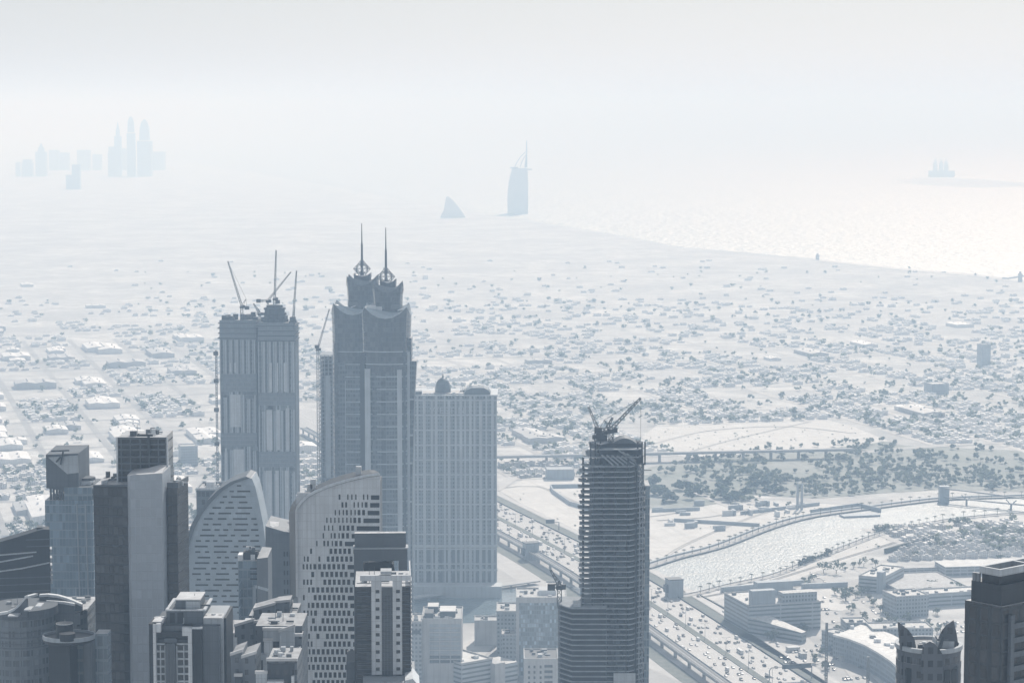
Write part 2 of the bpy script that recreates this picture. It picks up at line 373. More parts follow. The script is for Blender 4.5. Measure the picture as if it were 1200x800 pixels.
def make_vehicle(i,L,W,H,kind,name):
    o=car_mesh(L,W,H,kind).build(name,carpaint[i]); o.data.materials.append(glass); o.data.materials.append(rubber)
    for p in o.data.polygons:
        if kind!='van' and p.center.z>.98 and abs(p.normal.z)<.8: p.material_index=1
    # wheels and window band joined in the one small mesh
    m=MB()
    for y in (-L*.3,L*.3):
        for s in (-1,1): m.tube((s*(W/2-.2),y,.34),(s*(W/2+.03),y,.34),.34,n=8)
    b=len(o.data.vertices); w=MB(); 
    me=o.data; vs=[tuple(v.co) for v in me.vertices]; fs=[tuple(p.vertices) for p in me.polygons]; mi=[p.material_index for p in me.polygons]
    vs2=vs+m.v; fs2=fs+[tuple(k+b for k in f) for f in m.f]; mi2=mi+[2]*len(m.f)
    if kind=='van':
        g=MB(); g.box(-W/2-.02,W/2+.02,-L*.44,L*.47,H*.55,H*.8); b2=len(vs2); vs2+=g.v; fs2+=[tuple(k+b2 for k in f) for f in g.f]; mi2+=[1]*len(g.f)
    me2=bpy.data.meshes.new(name); me2.from_pydata(vs2,[],fs2)
    for q in me.materials: me2.materials.append(q)
    me2.polygons.foreach_set('material_index',mi2); me2.update(); o.data=me2
    return o
VN=[]
colname=['white','silver','dark','grey']
for i in range(4):
    VN.append((make_vehicle(i,4.7,1.85,1.45,'car','car'),'car',colname[i],.22))
for i in (0,2): VN.append((make_vehicle(i,5.0,1.98,1.85,'suv','car'),'suv',colname[i],.15))
BUS=[make_vehicle(0,11.5,2.6,3.2,'van','bus'),make_vehicle(1,11.5,2.6,3.2,'van','bus')]; VAN=make_vehicle(0,5.6,2.1,2.5,'van','van')
used=set(); taken={}
def lane_pos(i,a): return HL[i]+N_[i]*a
SIDE={1:'carriageway nearer the canal',-1:'carriageway beside the metro viaduct'}
def put_vehicle(o,cat,label,p,rz,group):
    if o.name in used: c=o.copy(); C.objects.link(c)
    else: c=o; used.add(o.name)
    c.location=p; c.rotation_euler=(0,0,rz); tag(c,label,cat,group)
    return c
vis=[i for i,p in enumerate(HL) if 1830<p.y<3150]
cnt=0; tries=0
while cnt<235 and tries<6000:
    tries+=1
    i=rnd.choice(vis); s=rnd.choice((1,-1)); ln=rnd.randrange(7); k=(i,s,ln)
    pq=proj(lane_pos(i,s*(5.9+3.8*ln)))
    if not(578<pq[0]<990 and pq[1]<806) or 684<pq[0]<758: continue
    if k in taken or (i+1,s,ln) in taken or (i-1,s,ln) in taken and rnd.random()<.7: continue
    taken[k]=1; p=lane_pos(i,s*(5.9+3.8*ln)); p=p+(HL[min(i+1,len(HL)-1)]-HL[i])*rnd.random()*.6; p.z=.43
    d=(HL[min(i+1,len(HL)-1)]-HL[i])*s; rz=math.atan2(-d.x,d.y)
    u=rnd.random()
    if u<.035: put_vehicle(BUS[cnt%2],'bus',f"long {('white','silver')[cnt%2]} bus on the {SIDE[s]}",p,rz,f"{('white','silver')[cnt%2]} buses on the highway {SIDE[s]}")
    elif u<.10: put_vehicle(VAN,'van',f"white delivery van on the {SIDE[s]}",p,rz,f'white vans on the highway {SIDE[s]}')
    else:
        j=rnd.choices(range(6),[.3,.16,.2,.12,.14,.08])[0]; o,kd,cn,_=VN[j]
        what='low' if kd=='car' else 'tall boxy'
        put_vehicle(o,'car',f"{what} {cn} car in traffic on the {SIDE[s]}",p,rz,f'{what} {cn} cars on the highway {SIDE[s]}')
    cnt+=1
# parked and service-road cars
for i in vis[::4]:
    pq=proj(lane_pos(i,52))
    if pq[0]<770 or pq[0]>985 or pq[1]>805: continue
    o=VN[rnd.choice((0,2,4,0))]; p=lane_pos(i,51+rnd.random()*3); p.z=.45; d=HL[i+1]-HL[i]
    put_vehicle(o[0],'car',f"{o[2]} {'low' if o[1]=='car' else 'tall boxy'} car on the service road beyond the green verge",p,math.atan2(-d.x,d.y),f'{o[2]} {o[1]} service road cars')
# ------------------------------------------------------------------ sign gantry, road pylons, lamp posts
def px_index(px,py):
    p=gp(px,py); return min(range(len(HL)),key=lambda i:(HL[i]-p).length)
t0=gp(893,776); i=px_index(893,800); t=thing('sign_gantry','curved grey post carrying a wide sign board over the right carriageway','sign',(0,0,0))
A=lane_pos(i,4); B=lane_pos(i,40); m=MB(); m.tube((A.x,A.y,0),(A.x,A.y,9),.4); m.tube((A.x,A.y,9),(A.x+2,A.y+.6,11),.35); m.tube((A.x+2,A.y+.6,11),(B.x,B.y,11),.3); m.tube((B.x,B.y,0),(B.x,B.y,11),.4); m.build('post',steel,t)
m=MB(); q0=A.lerp(B,.3); q1=A.lerp(B,.98); nn=(HL[i+1]-HL[i]).normalized()*.3
m.prism([(q0.x-nn.x,q0.y-nn.y),(q1.x-nn.x,q1.y-nn.y),(q1.x+nn.x,q1.y+nn.y),(q0.x+nn.x,q0.y+nn.y)],9.2,13); m.build('sign_board',darkm,t)
lampm=MB(); lampm.tube((0,0,0),(0,0,14),.22,.12,6)
for s in (-1,1): lampm.bar((0,0,13.8),(s*3.2,0,14.4),.16); lampm.box(s*3.2-.7,s*3.2+.7,-.25,.25,14.3,14.5)
lp=None
for i in range(0,len(HL),3):
    if not 1850<HL[i].y<3200: continue
    q=proj(HL[i])
    if 686<q[0]<756: continue
    d=HL[i+1]-HL[i]; rz=math.atan2(-d.x,d.y)
    if lp is None: lp=lampm.build('street_lamp',steel); c=lp
    else: c=lp.copy(); C.objects.link(c)
    c.location=(HL[i].x,HL[i].y,.8); c.rotation_euler=(0,0,rz); tag(c,'tall twin armed street lamp standing in the planted highway median','street lamp','street lamps along the highway median')
# ------------------------------------------------------------------ trees
leafm=[]
for k,(nme,c) in enumerate((('dusty dark foliage',(.060,.078,.072)),('dusty grey green foliage',(.085,.105,.095)),('pale foliage',(.14,.16,.145)))):
    n=NT(nme); f=n.white(n.comb(*[n.ma('ROUND',n.ma('MULTIPLY',x,.8)) for x in n.sep(n.tc.outputs['Object'])])); n.col(n.mix(f,dk(c,.65),dk(c,1.45))); n.rough(.7)
    tr=n.t.nodes.new('ShaderNodeBsdfTranslucent'); tr.inputs[0].default_value=(c[0]*1.5,c[1]*1.6,c[2]*1.3,1); ms=n.t.nodes.new('ShaderNodeMixShader'); ms.inputs[0].default_value=.4
    n.link(n.b.outputs[0],ms.inputs[1]); n.link(tr.outputs[0],ms.inputs[2]); n.link(ms.outputs[0],n.t.nodes['Material Output'].inputs[0]); leafm.append(n.m)
bark=plain('bark',(.10,.095,.09),.9,.2,1,False)
def crown_mb(r,h,z0,n,rg,leaf=1.0,lobes=9):
    m=MB(); L=[]
    for _ in range(lobes):
        a=rg.random()*6.28; rr=r*.8*math.sqrt(rg.random()); L.append((rr*math.cos(a),rr*math.sin(a),z0+h*(.3+.5*rg.random()),r*(.22+.26*rg.random())))
    for _ in range(n):
        x,y,z,q=rg.choice(L); a=rg.random()*6.28; u=rg.uniform(-1,1); k=q*(.6+.4*rg.random()**.5); su=math.sqrt(1-u*u)
        c=Vector((x+k*su*math.cos(a),y+k*su*math.sin(a),z+k*u*.8)); s=leaf*(.6+.8*rg.random())
        e1=Vector((rg.gauss(0,1),rg.gauss(0,1),rg.gauss(0,.6))).normalized()*s; e2=e1.cross(Vector((rg.gauss(0,1),rg.gauss(0,1),rg.gauss(0,1)))).normalized()*s*.8
        m.add([c-e1,c-e2,c+e1,c+e2],[(0,1,2,3)])
    return m
def trunk_mb(h,r,rg,spread):
    m=MB(); m.tube((0,0,0),(0,0,h),r,r*.6,6)
    for k in range(4):
        a=k*1.57+rg.random(); m.tube((0,0,h*.8),(spread*math.cos(a),spread*math.sin(a),h*1.5),r*.45,r*.15,5)
    return m
rt=random.Random(3); TREES=[]
for k in range(6):
    r=(4.2,5.2,3.4,6.0,4.6,3.8)[k]; TREES.append((crown_mb(r,r*1.5,2.2,170,rt,.72,11),trunk_mb(3,.35,rt,r*.5),k%3,r))
tproto=[None]*6
def tree(k,x,y,s,label,group,z=0.2):
    if tproto[k] is None:
        t=thing('tree',label,'tree',(x,y,z),0,group); TREES[k][0].build('crown',leafm[TREES[k][2]],t); TREES[k][1].build('trunk',bark,t); tproto[k]=t
        t.scale=(s,)*3; return t
    return dup(tproto[k],(x,y,z),rt.random()*6.28,(s,)*3,label,group)
def mass(name,label,pts,matk,group=None,n=70,leaf=1.6):
    m=MB(); rg=random.Random(len(pts)); base=[crown_mb(5,7,1.0,n,rg,leaf,5) for _ in range(5)]
    for x,y,s in pts:
        b=rg.choice(base); a=rg.random()*6.28; c,n_=math.cos(a)*s,math.sin(a)*s
        m.add([(x+v[0]*c-v[1]*n_,y+v[0]*n_+v[1]*c,v[2]*s+.2) for v in b.v],b.f)
    o=m.build(name,leafm[matk],kind='stuff'); o['label']=label; o['category']='trees'
    return o
# wooded park beyond the creek
pk=[]; clump=[(gp(rt.uniform(760,1280),rt.uniform(518,582)),rt.uniform(15,60)) for _ in range(85)]
dens=lambda q: (0.3 if q[0]<800 else .6 if q[0]<880 else 1.0)*(1 if q[1]>530 else .55)
for _ in range(9000):
    c,r=rt.choice(clump); a=rt.random()*6.28; p=c+Vector((math.cos(a)*r*1.3,math.sin(a)*r*2.2,0))*math.sqrt(rt.random())
    q=proj(p)
    if inpoly(q[0],q[1],PARK) and rt.random()<dens(q): pk.append((p.x,p.y,rt.uniform(.45,1.1)))
    if len(pk)>=850: break
mass('woodland','dense dark green wood of low trees in the park beyond the creek',pk,2,n=60,leaf=1.7)
pk=[]
for q in [(815,582),(850,585),(868,586),(782,588),(770,580),(762,571),(800,575),(905,578),(845,572),(890,570)]:
    for _ in range(5): p=gp(q[0]+rt.uniform(-9,9),q[1]+rt.uniform(-3,3)); pk.append((p.x,p.y,rt.uniform(.9,1.8)))
mass('shrubbery','scattered clumps of dark bushes on the bare ground before the wood',pk,0)
# ------------------------------------------------------------------ low city on both sides: villas, sheds, streets, trees
wallm=[facade('white villa walls',(.68,.69,.70),(.12,.14,.16),3.4,3.2,.35,.4,roofc=(.70,.70,.70)),facade('cream villa walls',(.50,.50,.49),(.07,.09,.11),3.4,3.0,.4,.45,roofc=(.62,.62,.61)),
       facade('grey villa walls',(.38,.39,.40),(.06,.08,.10),3.3,2.8,.4,.5,roofc=(.46,.465,.47)),plain('white shed roof',(.72,.725,.73),.5,.12,.05),plain('grey shed roof',(.45,.46,.47),.5,.15,.05)]
def villa_mb(k,rg):
    m=MB(); w=rg.uniform(13,20); d_=rg.uniform(12,17); h=rg.choice((7.2,7.6,8.2,10.8))
    m.box(-w/2,w/2,-d_/2,d_/2,0,h); m.box(-w/2-.15,w/2+.15,-d_/2-.15,d_/2+.15,h,h+.35)
    for s in (-1,1): m.box(s*(w/2-.15)-.15,s*(w/2-.15)+.15,-d_/2,d_/2,h+.35,h+1.2)
    m.box(-w/2+.3,w/2-.3,-d_/2,-d_/2+.3,h+.35,h+1.2); m.box(-w/2+.3,w/2-.3,d_/2-.3,d_/2,h+.35,h+1.2)
    a=rg.uniform(-.25,.1)*w; m.box(a,a+w*.3,-d_*.2,d_*.2,h+.35,h+3.2)
    m.box(w*.1,w*.42,-d_/2-2.6,-d_/2-.15,0,3.6)
    m.box(-w/2-4,-w/2-.2,-d_*.3,d_*.2,0,3.4)
    return m
def shed_mb(k,rg):
    m=MB(); w=(30,42,55,36)[k]; d_=(48,60,40,90)[k]; h=(8,9,10,8.5)[k]; nb=(1,2,2,1)[k]; bw=w/nb
    for i in range(nb):
        x0=-w/2+i*bw; m.xz([(x0,0),(x0+bw,0),(x0+bw,h),(x0+bw/2,h+bw*.09),(x0,h)],-d_/2,d_/2)
    for i in range(5): m.box(-w*.3+i*w*.15,-w*.3+i*w*.15+1.2,-d_/2-.1,-d_/2,0,4)
    for i in range(4): m.box(-1+w*.2*(-1)**i,1+w*.2*(-1)**i,-d_*.35+i*d_*.2,-d_*.35+i*d_*.2+2,h+bw*.03,h+bw*.09+1.6)
    return m
rc=random.Random(21)
VILLA=[villa_mb(k,rc) for k in range(8)]; SHED=[shed_mb(k,rc) for k in range(4)]
items=[]; trees=[]; streets=MB(); courts=MB()
BA,BB,ST=78,132,13
CREEK=far+near
def in_setting(q): return inpoly(q[0],q[1],CREEK) or inpoly(q[0],q[1],PARK) or inpoly(q[0],q[1],SANDLOT) or inpoly(q[0],q[1],QUAY) or inpoly(q[0],q[1],SAND2) or inpoly(q[0],q[1],SEA+[(190,130),(1500,130),(1500,345)])
DISTRICT=[(760,700),(1300,610),(1300,900),(900,900)]
def sheet_strip(mb,a0,b0,a1,b1,w,z):
    p=ab(a0,b0); q=ab(a1,b1); d=(q-p); nn=Vector((d.y,-d.x,0)).normalized()*w/2
    mb.add([(v.x,v.y,z) for v in (p-nn,p+nn,q+nn,q-nn)],[(0,1,2,3)])
for ia in range(-60,40):
    for ib in range(0,78):
        a0=ia*(BA+ST); b0=ib*(BB+ST)-100; ac,bc=a0+BA/2,b0+BB/2
        c=ab(ac,bc); q=proj(c)
        if not(-60<q[0]<1260) or q[1]>640 or c.y<2350 or c.y>10800: continue
        if in_setting(q): continue
        hx=min(range(len(HL)),key=lambda i:(HL[i]-c).length)
        if (HL[hx]-c).length<100: continue
        # streets round the block
        if c.y<4800: sheet_strip(streets,a0-ST/2,b0,a0-ST/2,b0+BB,ST*.75,.3)
        if c.y<4800: sheet_strip(streets,a0-ST,b0-ST/2,a0+BA,b0-ST/2,ST*.75,.3)
        left=ac<0
        u=rc.random(); 
        if left: typ='shed' if u<.34 else 'villa' if u<.80 else 'open' if u<.92 else 'garden'
        else: typ='shed' if u<.05 else 'villa' if u<.80 else 'open' if u<.86 else 'garden'
        if typ=='shed':
            for k in range(rc.choice((1,2,2,3))):
                items.append((ac+rc.uniform(-14,14),b0+BB*(.2+.3*k)+rc.uniform(-6,6),'shed',rc.randrange(4),rc.uniform(.7,1.25),3 if rc.random()<.75 else 4))
            nt_=rc.randrange(6)
        elif typ=='villa':
            for i in range(4):
                for j in range(6):
                    if rc.random()<(.88 if left else .8): items.append((a0+BA*(i+.5)/4+rc.uniform(-2,2),b0+BB*(j+.5)/6+rc.uniform(-2,2),'villa',rc.randrange(8),rc.uniform(.62,.95),rc.choices((0,1,2),(.8,.17,.03) if left else (.55,.35,.10))[0]))
            nt_=rc.randrange(11,20) if left else rc.randrange(14,24)
        elif typ=='open': nt_=rc.randrange(6)
        else: nt_=rc.randrange(8,18)
        far_f=1 if c.y<3800 else .6 if c.y<4100 else .3 if c.y<4700 else .12 if c.y<5800 else .05 if c.y<7000 else 0
        for _ in range(int(nt_*far_f)):
            e=rc.random()
            if e<.6: ta,tb=rc.choice((a0+1,a0+BA-1,a0+BA/3,a0+2*BA/3))+rc.gauss(0,2),b0+rc.random()*BB
            else: ta,tb=a0+rc.random()*BA,b0+rc.random()*BB
            trees.append((ta,tb,rc.uniform(.5,1.35)))
o=streets.build('side_street',M['street'],kind='structure')
items.sort(key=lambda t:ab(t[0],t[1]).y)
hp={}; merged=[MB() for _ in wallm]; nv=ns=0
def hidden(q): return (260<q[0]<342 and 392<q[1]<700) or (396<q[0]<480 and 372<q[1]) or (492<q[0]<578 and q[1]>472)
for a,b,ty,k,s,mi in items:
    p=ab(a,b); src=(VILLA if ty=='villa' else SHED)[k]; q=proj(p)
    if hidden(q): continue
    if p.y>7400 or p.y>3700 and rc.random()<min(.985,((p.y-3700)/2600)**.62): continue
    far_=(ty=='villa' and nv>=285) or (ty=='shed' and ns>=200)
    if far_:
        cc,n_=math.cos(ea)*s,math.sin(ea)*s
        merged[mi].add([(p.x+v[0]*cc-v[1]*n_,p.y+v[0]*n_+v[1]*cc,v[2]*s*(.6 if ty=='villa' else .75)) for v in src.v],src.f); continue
    if ty=='villa': nv+=1
    else: ns+=1
    nm='villa' if ty=='villa' else 'warehouse'
    side='left of the highway' if a<0 else 'right of the creek'
    key=(ty,k,mi)
    if key not in hp: hp[key]=src.build(nm,wallm[mi]); o=hp[key]
    else: o=hp[key].copy(); C.objects.link(o)
    o.location=(p.x,p.y,0); o.rotation_euler=(0,0,ea); o.scale=(s,s,s*(.62 if ty=='villa' else .8))
    cn=('white','cream','grey','white','grey')[mi]
    if ty=='villa': tag(o,f'{cn} flat roofed villa with rooftop room among trees {side}','house',f'{cn} villas {side}')
    else: tag(o,f"long low warehouse with {cn} {('single pitched','double pitched','wide double pitched','very long pitched')[k]} roof {side}",'warehouse',f"warehouses with {cn} {('single pitched','double pitched','wide double pitched','very long pitched')[k]} roofs {side}")
farw=plain('haze pale far walls',(.74,.745,.75),.7,.1,.02,False)  # far walls painted pale, so part of the haze sits in their colour
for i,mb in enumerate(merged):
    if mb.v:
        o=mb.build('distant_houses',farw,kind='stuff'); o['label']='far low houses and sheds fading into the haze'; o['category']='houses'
trees.sort(key=lambda t:ab(t[0],t[1]).y); pts=[]; ntree=0
for a,b,s in trees:
    p=ab(a,b); q=proj(p)
    if hidden(q): continue
    if ntree<70 and q[0]<640:
        ntree+=1; tree(rc.randrange(6),p.x,p.y,s*1.15,'dusty round crowned tree between the low white houses left of the highway','trees between the low houses left of the highway')
    else: pts.append((p.x,p.y,s))
nearp=[t for t in pts if t[1]<4300]; farp=[t for t in pts if t[1]>=4300]
mass('garden_trees','scattered small garden trees among the far low houses',nearp,2,n=34,leaf=1.7)
mass('far_trees','hazy far trees among the low houses towards the sea',farp,2,n=14,leaf=2.6)  # both tree fields use pale leaves, putting haze into the colour
# ================================================================== towers
T={}
T['darkglass']=facade('dark curtain glass',(.034,.041,.049),(.013,.018,.023),3.0,1.5,.90,.82,.4,var=.35)
T['darkwall']=facade('dark tower with window bands',(.10,.115,.13),(.015,.02,.026),3.9,4.2,.8,.5,.5)
T['greyslab']=facade('grey panelled slab',(.36,.40,.445),(.33,.37,.415),2.8,1.6,.9,.93,.55,grough=.5,var=.06)
T['blueglass']=facade('blue curtain glass',(.27,.33,.385),(.16,.22,.275),3.2,1.2,.88,.86,.4,var=.30)
T['blueglass2']=facade('grey blue curtain glass',(.24,.29,.33),(.13,.175,.215),3.8,1.8,.86,.78,.4,var=.35)
T['jw']=facade('steel blue hotel cladding',(.10,.125,.148),(.028,.038,.048),3.9,2.2,.78,.6,.45,var=.6)
T['jwglass']=facade('steel blue crown glass',(.055,.07,.085),(.03,.04,.05),3.9,2.0,.9,.86,.4,var=.35); T['jwpale']=plain('pale hotel bands',(.30,.35,.39),.5,.12,.1)
T['piers']=plain('pale tower piers',(.34,.385,.425),.6,.15,.1); T['twin']=facade('recessed apartment bays',(.17,.205,.235),(.035,.046,.058),3.5,1.7,.62,.55,.6,var=.8)
T['dark']=plain('charcoal cladding',(.030,.037,.045),.5,.2,.1,joints=(1.6,3.1)); T['mid']=plain('slate cladding',(.115,.135,.157),.55,.2,.08,joints=(1.5,3.1)); T['lite']=plain('light grey cladding',(.45,.49,.525),.6,.14,.08,joints=(1.8,3.1))
T['cream']=plain('pale cladding',(.62,.655,.685),.6,.12,.08,joints=(1.6,3.1)); T['win']=plain('dark window glass',(.020,.027,.034),.12,.3,.4,False); T['roof']=plain('sunlit roof screed',(.50,.51,.52),.85,.2,.3,False)
T['sheet']=plain('tinted glazing',(.055,.07,.085),.18,.25,.2,False)
T['net']=plain('dark safety netting',(.055,.066,.078),.8,.3,.25)
# ---- cranes
def crane(label,base,mast_h,jib,cj=None,group='luffing tower cranes on the unfinished towers',wm=2.0,apex=None,hook=None,mat=None):
    """base world point, mast height, jib tip / counter jib end as offsets from the mast top"""
    mat=mat or steel; t=thing('tower_crane',label,'crane',base,0,group)
    m=MB(); m.truss((0,0,0),(0,0,mast_h),wm,t=.28); m.build('mast',mat,t)
    top=Vector((0,0,mast_h)); m=MB(); m.box(-1.6,1.6,-1.6,1.6,mast_h,mast_h+1.8); m.box(1.2,3.0,-2.2,-.4,mast_h+.3,mast_h+2.6); m.build('cab',darkm,t)
    s=top+Vector((0,0,1.8)); m=MB(); m.truss(s,s+Vector(jib),1.5,.7,t=.26); m.build('jib',mat,t)
    if cj:
        m=MB(); e=s+Vector(cj); m.truss(s,e,1.6,t=.28); m.build('counter_jib',mat,t)
        m=MB(); m.box(e.x-1.8,e.x+1.8,e.y-1.3,e.y+1.3,e.z-1.6,e.z+1.4); m.build('counterweight',darkm,t)
    ap=s+Vector(apex or (0,0,8)); m=MB(); m.bar(s+Vector((-1,0,0)),ap,.4); m.bar(s+Vector((1,0,0)),ap,.4); m.build('a_frame',mat,t)
    m=MB(); m.bar(ap,s+Vector(jib)*.97,.16)
    if cj: m.bar(ap,s+Vector(cj)*.95,.16)
    if hook: h=s+Vector(jib); m.bar(h,h+Vector((0,0,-hook)),.14); m.box(h.x-.6,h.x+.6,h.y-.6,h.y+.6,h.z-hook-1.5,h.z-hook)
    m.build('cable',darkm,t); return t
def rel(px,py,Y,o): p=at(px,py,Y); return (p.x-o.x,p.y-o.y,p.z-o.z)
def px_crane(label,bx,by,tx,ty,jx,jy,Y,cj=None,apex=None,hook=None,**k):
    b=at(bx,by,Y); tp=at(tx,ty,Y); o=Vector((b.x,b.y,tp.z+1.8))
    return crane(label,b,tp.z-b.z,rel(jx,jy,Y,o),rel(*cj,Y,o) if cj else None,apex=rel(*apex,Y,o) if apex else None,hook=hook,**k)
# ---- 1 dark office tower at the right edge
S=Site('office_tower','dark tower at the right edge with stepped crown and balcony bands on its sunward face','tower',1174,712,700,R(40))
rt_=S.root; k=S.Y/F
zc,zs,zb=S.z(669),S.z(687),S.z(711)
T['edge']=facade('near black tower cladding',(.040,.048,.056),(.018,.022,.027),3.12,3.1,.62,.86,.5,var=.25)
m=MB(); m.box(0,46,0,10,0,zb); m.build('shaft',T['edge'],rt_)
m=MB(); m.box(.7,45,.7,8.9,zb,zs); m.build('upper_storey',T['dark'],rt_)
m=MB(); m.box(1.4,43,1.8,6.6,zs,zc-1.5); m.build('crown',T['dark'],rt_)
m=MB(); 
for a in ((1.0,43.6,1.4,2.1),(1.0,43.6,6.3,7.0),(1.0,1.7,2.1,6.3),(42.8,43.6,2.1,6.3),(11.5,12.3,2.1,6.3)): m.box(*a,zc-1.5,zc)
m.build('roof_parapet',T['lite'],rt_)
m=MB(); m.box(1.8,42.7,2.2,6.2,zc-1.48,zc-1.2); m.build('roof_deck',T['dark'],rt_)
for i in range(28):
    z=zb-4.0-i*3.12
    m=MB(); m.box(3.0,50,-.6,-.02,z-1.2,z); m.build('balcony_band',T['mid'],rt_)
m=MB(); m.box(2.2,3.4,-.9,-.03,zb-112,zb-2); m.build('corner_pier',T['mid'],rt_)
for x,y in ((.9,8.2),(1.1,7.3)):
    m=MB(); m.tube((x,y,zs),(x,y,zs+1.8),.5,n=10); m.build('roof_vent',steel,rt_)
# ---- 2 tower with three sail fins
S=Site('fin_tower','dark round tower topped by three pointed sail shaped fins','tower',1095,767,900)
k=S.Y/F; zr=S.z(766); r0=39*k; rt_=S.root
prof=[(r0,0),(r0,zr-14*k),(r0*.985,zr-14*k),(r0*.985,zr-3*k),(r0,zr-3*k),(r0,zr)]
T['fin']=facade('brown grey tower bays',(.105,.115,.13),(.025,.03,.036),3.7,2.6,.55,.5,.6)
m=MB(); m.lathe(prof,0,r0,40); m.build('shaft',T['fin'],rt_)
m=MB(); 
for r_,a,b in ((r0+.35,zr,zr+1.2),): m.lathe([(r_,a),(r_,b),(r_-1,b),(r_-1,a)],0,r0,40)
m.build('roof_parapet',T['lite'],rt_)
m=MB(); m.lathe([(r0-1.1,zr),(r0-1.1,zr+.4)],0,r0,32); m.build('roof_deck',T['mid'],rt_)
def fin(pts,y0,y1,bow,rot,cx,cyy):
    m=MB(); n=len(pts)
    m.xz([(S.x(*p)-cx,S.z(p[1])) for p in pts],-.6,.6); c,s=math.cos(rot),math.sin(rot)
    m.v=[(cx+x*c-y*s, cyy+x*s+y*c, z) for x,y,z in m.v]; return m.build('fin',T['fin'],rt_)
fin([(1059,800),(1059,761),(1056,733),(1061,737),(1067,741.5),(1072,747),(1076,754),(1078,763),(1078,800)],0,0,0,R(20),S.x(1059),5)
fin([(1079,800),(1079,767),(1081,758),(1084,752),(1088.5,749.5),(1094,752),(1099,757),(1103,764),(1104,770),(1104,800)],0,0,0,0,0,-.9)
fin([(1105,800),(1105,755),(1109,746),(1115,738),(1123,732.5),(1126,745),(1129,764),(1130,800)],0,0,0,R(-12),S.x(1129),7)
m=MB(); m.box(S.x(1103),S.x(1123),6,14,zr+.4,S.z(757)); m.build('plant_room',T['cream'],rt_)
m=MB()
for a,b in ((1110,1118),(1104,1108)): m.box(S.x(a),S.x(b),7,12,S.z(757),S.z(754.5))
m.build('chiller',steel,rt_)
m=MB(); m.tube((S.x(1103),4,zr+.4),(S.x(1109),5,S.z(750)),.5); m.build('maintenance_arm',darkm,rt_)
for i,(a,b) in enumerate(((1108,1114),(1117,1123),(1064,1070))):
    m=MB(); m.box(S.x(a),S.x(b),-.3+abs(a-1095)*.03*0+ (r0-math.sqrt(max(1,r0*r0-S.x((a+b)/2)**2)))-.4,r0*.4,zr-60,S.z(785)); m.build('window_bay',T['win'],rt_)
m=MB(); m.box(S.x(1106),S.x(1125),2.2,6,zr-60,S.z(783)); m.build('bay_frame',T['mid'],rt_)
m=MB(); m.lathe([(r0+1,zr-30),(r0+1,zr-29),(r0,zr-29)],0,r0,40); 
for q in (26,34,42): m.lathe([(r0+.8,zr-q),(r0+.8,zr-q+.9),(r0-.2,zr-q+.9),(r0-.2,zr-q)],0,r0,40)
m.build('ledge',T['mid'],rt_)
# ---- 3 unfinished tower in the middle
S=Site('unfinished_tower','tall unfinished concrete tower with open floor slabs beside the canal','tower',720,520,1300); Y=S.Y; k=Y/F; rt_=S.root
fh=6.25*k/math.cos(R(8)); 
xl,xm,xr=S.x(682),S.x(739),S.x(757)
dp=34.0; plan=[(xl,1),(xl+4.5,0),(xm,0),(xr,8),(xr,15),(xr-4,dp),(xl+4.2,dp),(xl+4.2,8.5),(xl,8.5)]
ztop=S.z(546); nfl=int(ztop/fh)
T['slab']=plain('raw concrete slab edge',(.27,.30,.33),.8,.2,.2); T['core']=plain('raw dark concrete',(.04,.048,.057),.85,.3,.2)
def shrink(P,d):
    cx=sum(p[0] for p in P)/len(P); cy_=sum(p[1] for p in P)/len(P)
    return [(cx+(p[0]-cx)*(1-d),cy_+(p[1]-cy_)*(1-d)) for p in P]
rb=random.Random(5)
for i in range(nfl+1):
    z=ztop-i*fh
    if i<60:
        m=MB(); P_=[(x+rb.uniform(-.35,.35)+(-1.0 if x<xl+1 else 0)*(i<24)+rb.choice((0,0,.8,-.8))*(i<9)-max(0,4-i)*.5*(1 if x>xm else -1 if x<xl+1 else 0)*(i<4),y+rb.uniform(-.25,.25)) for x,y in plan]; m.prism(P_,z-.5,z); m.build('floor_slab',T['slab'],rt_)
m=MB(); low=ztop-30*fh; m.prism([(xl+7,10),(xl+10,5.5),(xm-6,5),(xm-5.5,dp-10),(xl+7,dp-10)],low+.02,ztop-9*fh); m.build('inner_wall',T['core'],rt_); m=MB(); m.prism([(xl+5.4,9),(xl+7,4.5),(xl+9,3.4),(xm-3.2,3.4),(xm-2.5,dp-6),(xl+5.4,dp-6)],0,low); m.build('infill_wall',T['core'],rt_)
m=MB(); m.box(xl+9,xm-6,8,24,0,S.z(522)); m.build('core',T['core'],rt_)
m=MB(); m.box(xl+9,xm-15,5.2,25,ztop-9*fh+.02,ztop-2); m.build('netting',T['net'],rt_)
for i,(x,y) in enumerate([(xl+.8,7.6),(xl+.8,1.6),(xl+5.2,.9),(xl+10.5,.9),(xl+16,.9),(xl+22,.9),(xm-1,.9),(xm+3,3.4),(xr-.8,8.8),(xr-.9,14.2),(xr-4.6,dp-1),(xl+5,17),(xl+5,25)]):
    m=MB(); m.box(x-.45,x+.45,y-.45,y+.45,0,ztop+ (fh*1.2 if i%3==0 else 0)); m.build('column',T['core'],rt_)
# mixed infill panels, curtain wall already hung on the lower floors
for i in range(4,46):
    z=ztop-i*fh; m=MB(); 
    for _ in range(3):
        m=MB(); x=rb.uniform(xl+10,xm-5); ww=rb.uniform(1.2,4.5); h_=rb.uniform(.5,1)*(fh-.5)
        m.box(x,x+ww,2.0+rb.random()*.4,3.38,z-fh+.02,z-fh+h_)
        if 11<i<45: m.build('infill_panel',T['mid'] if (i+_)%3 else T['dark'],rt_)
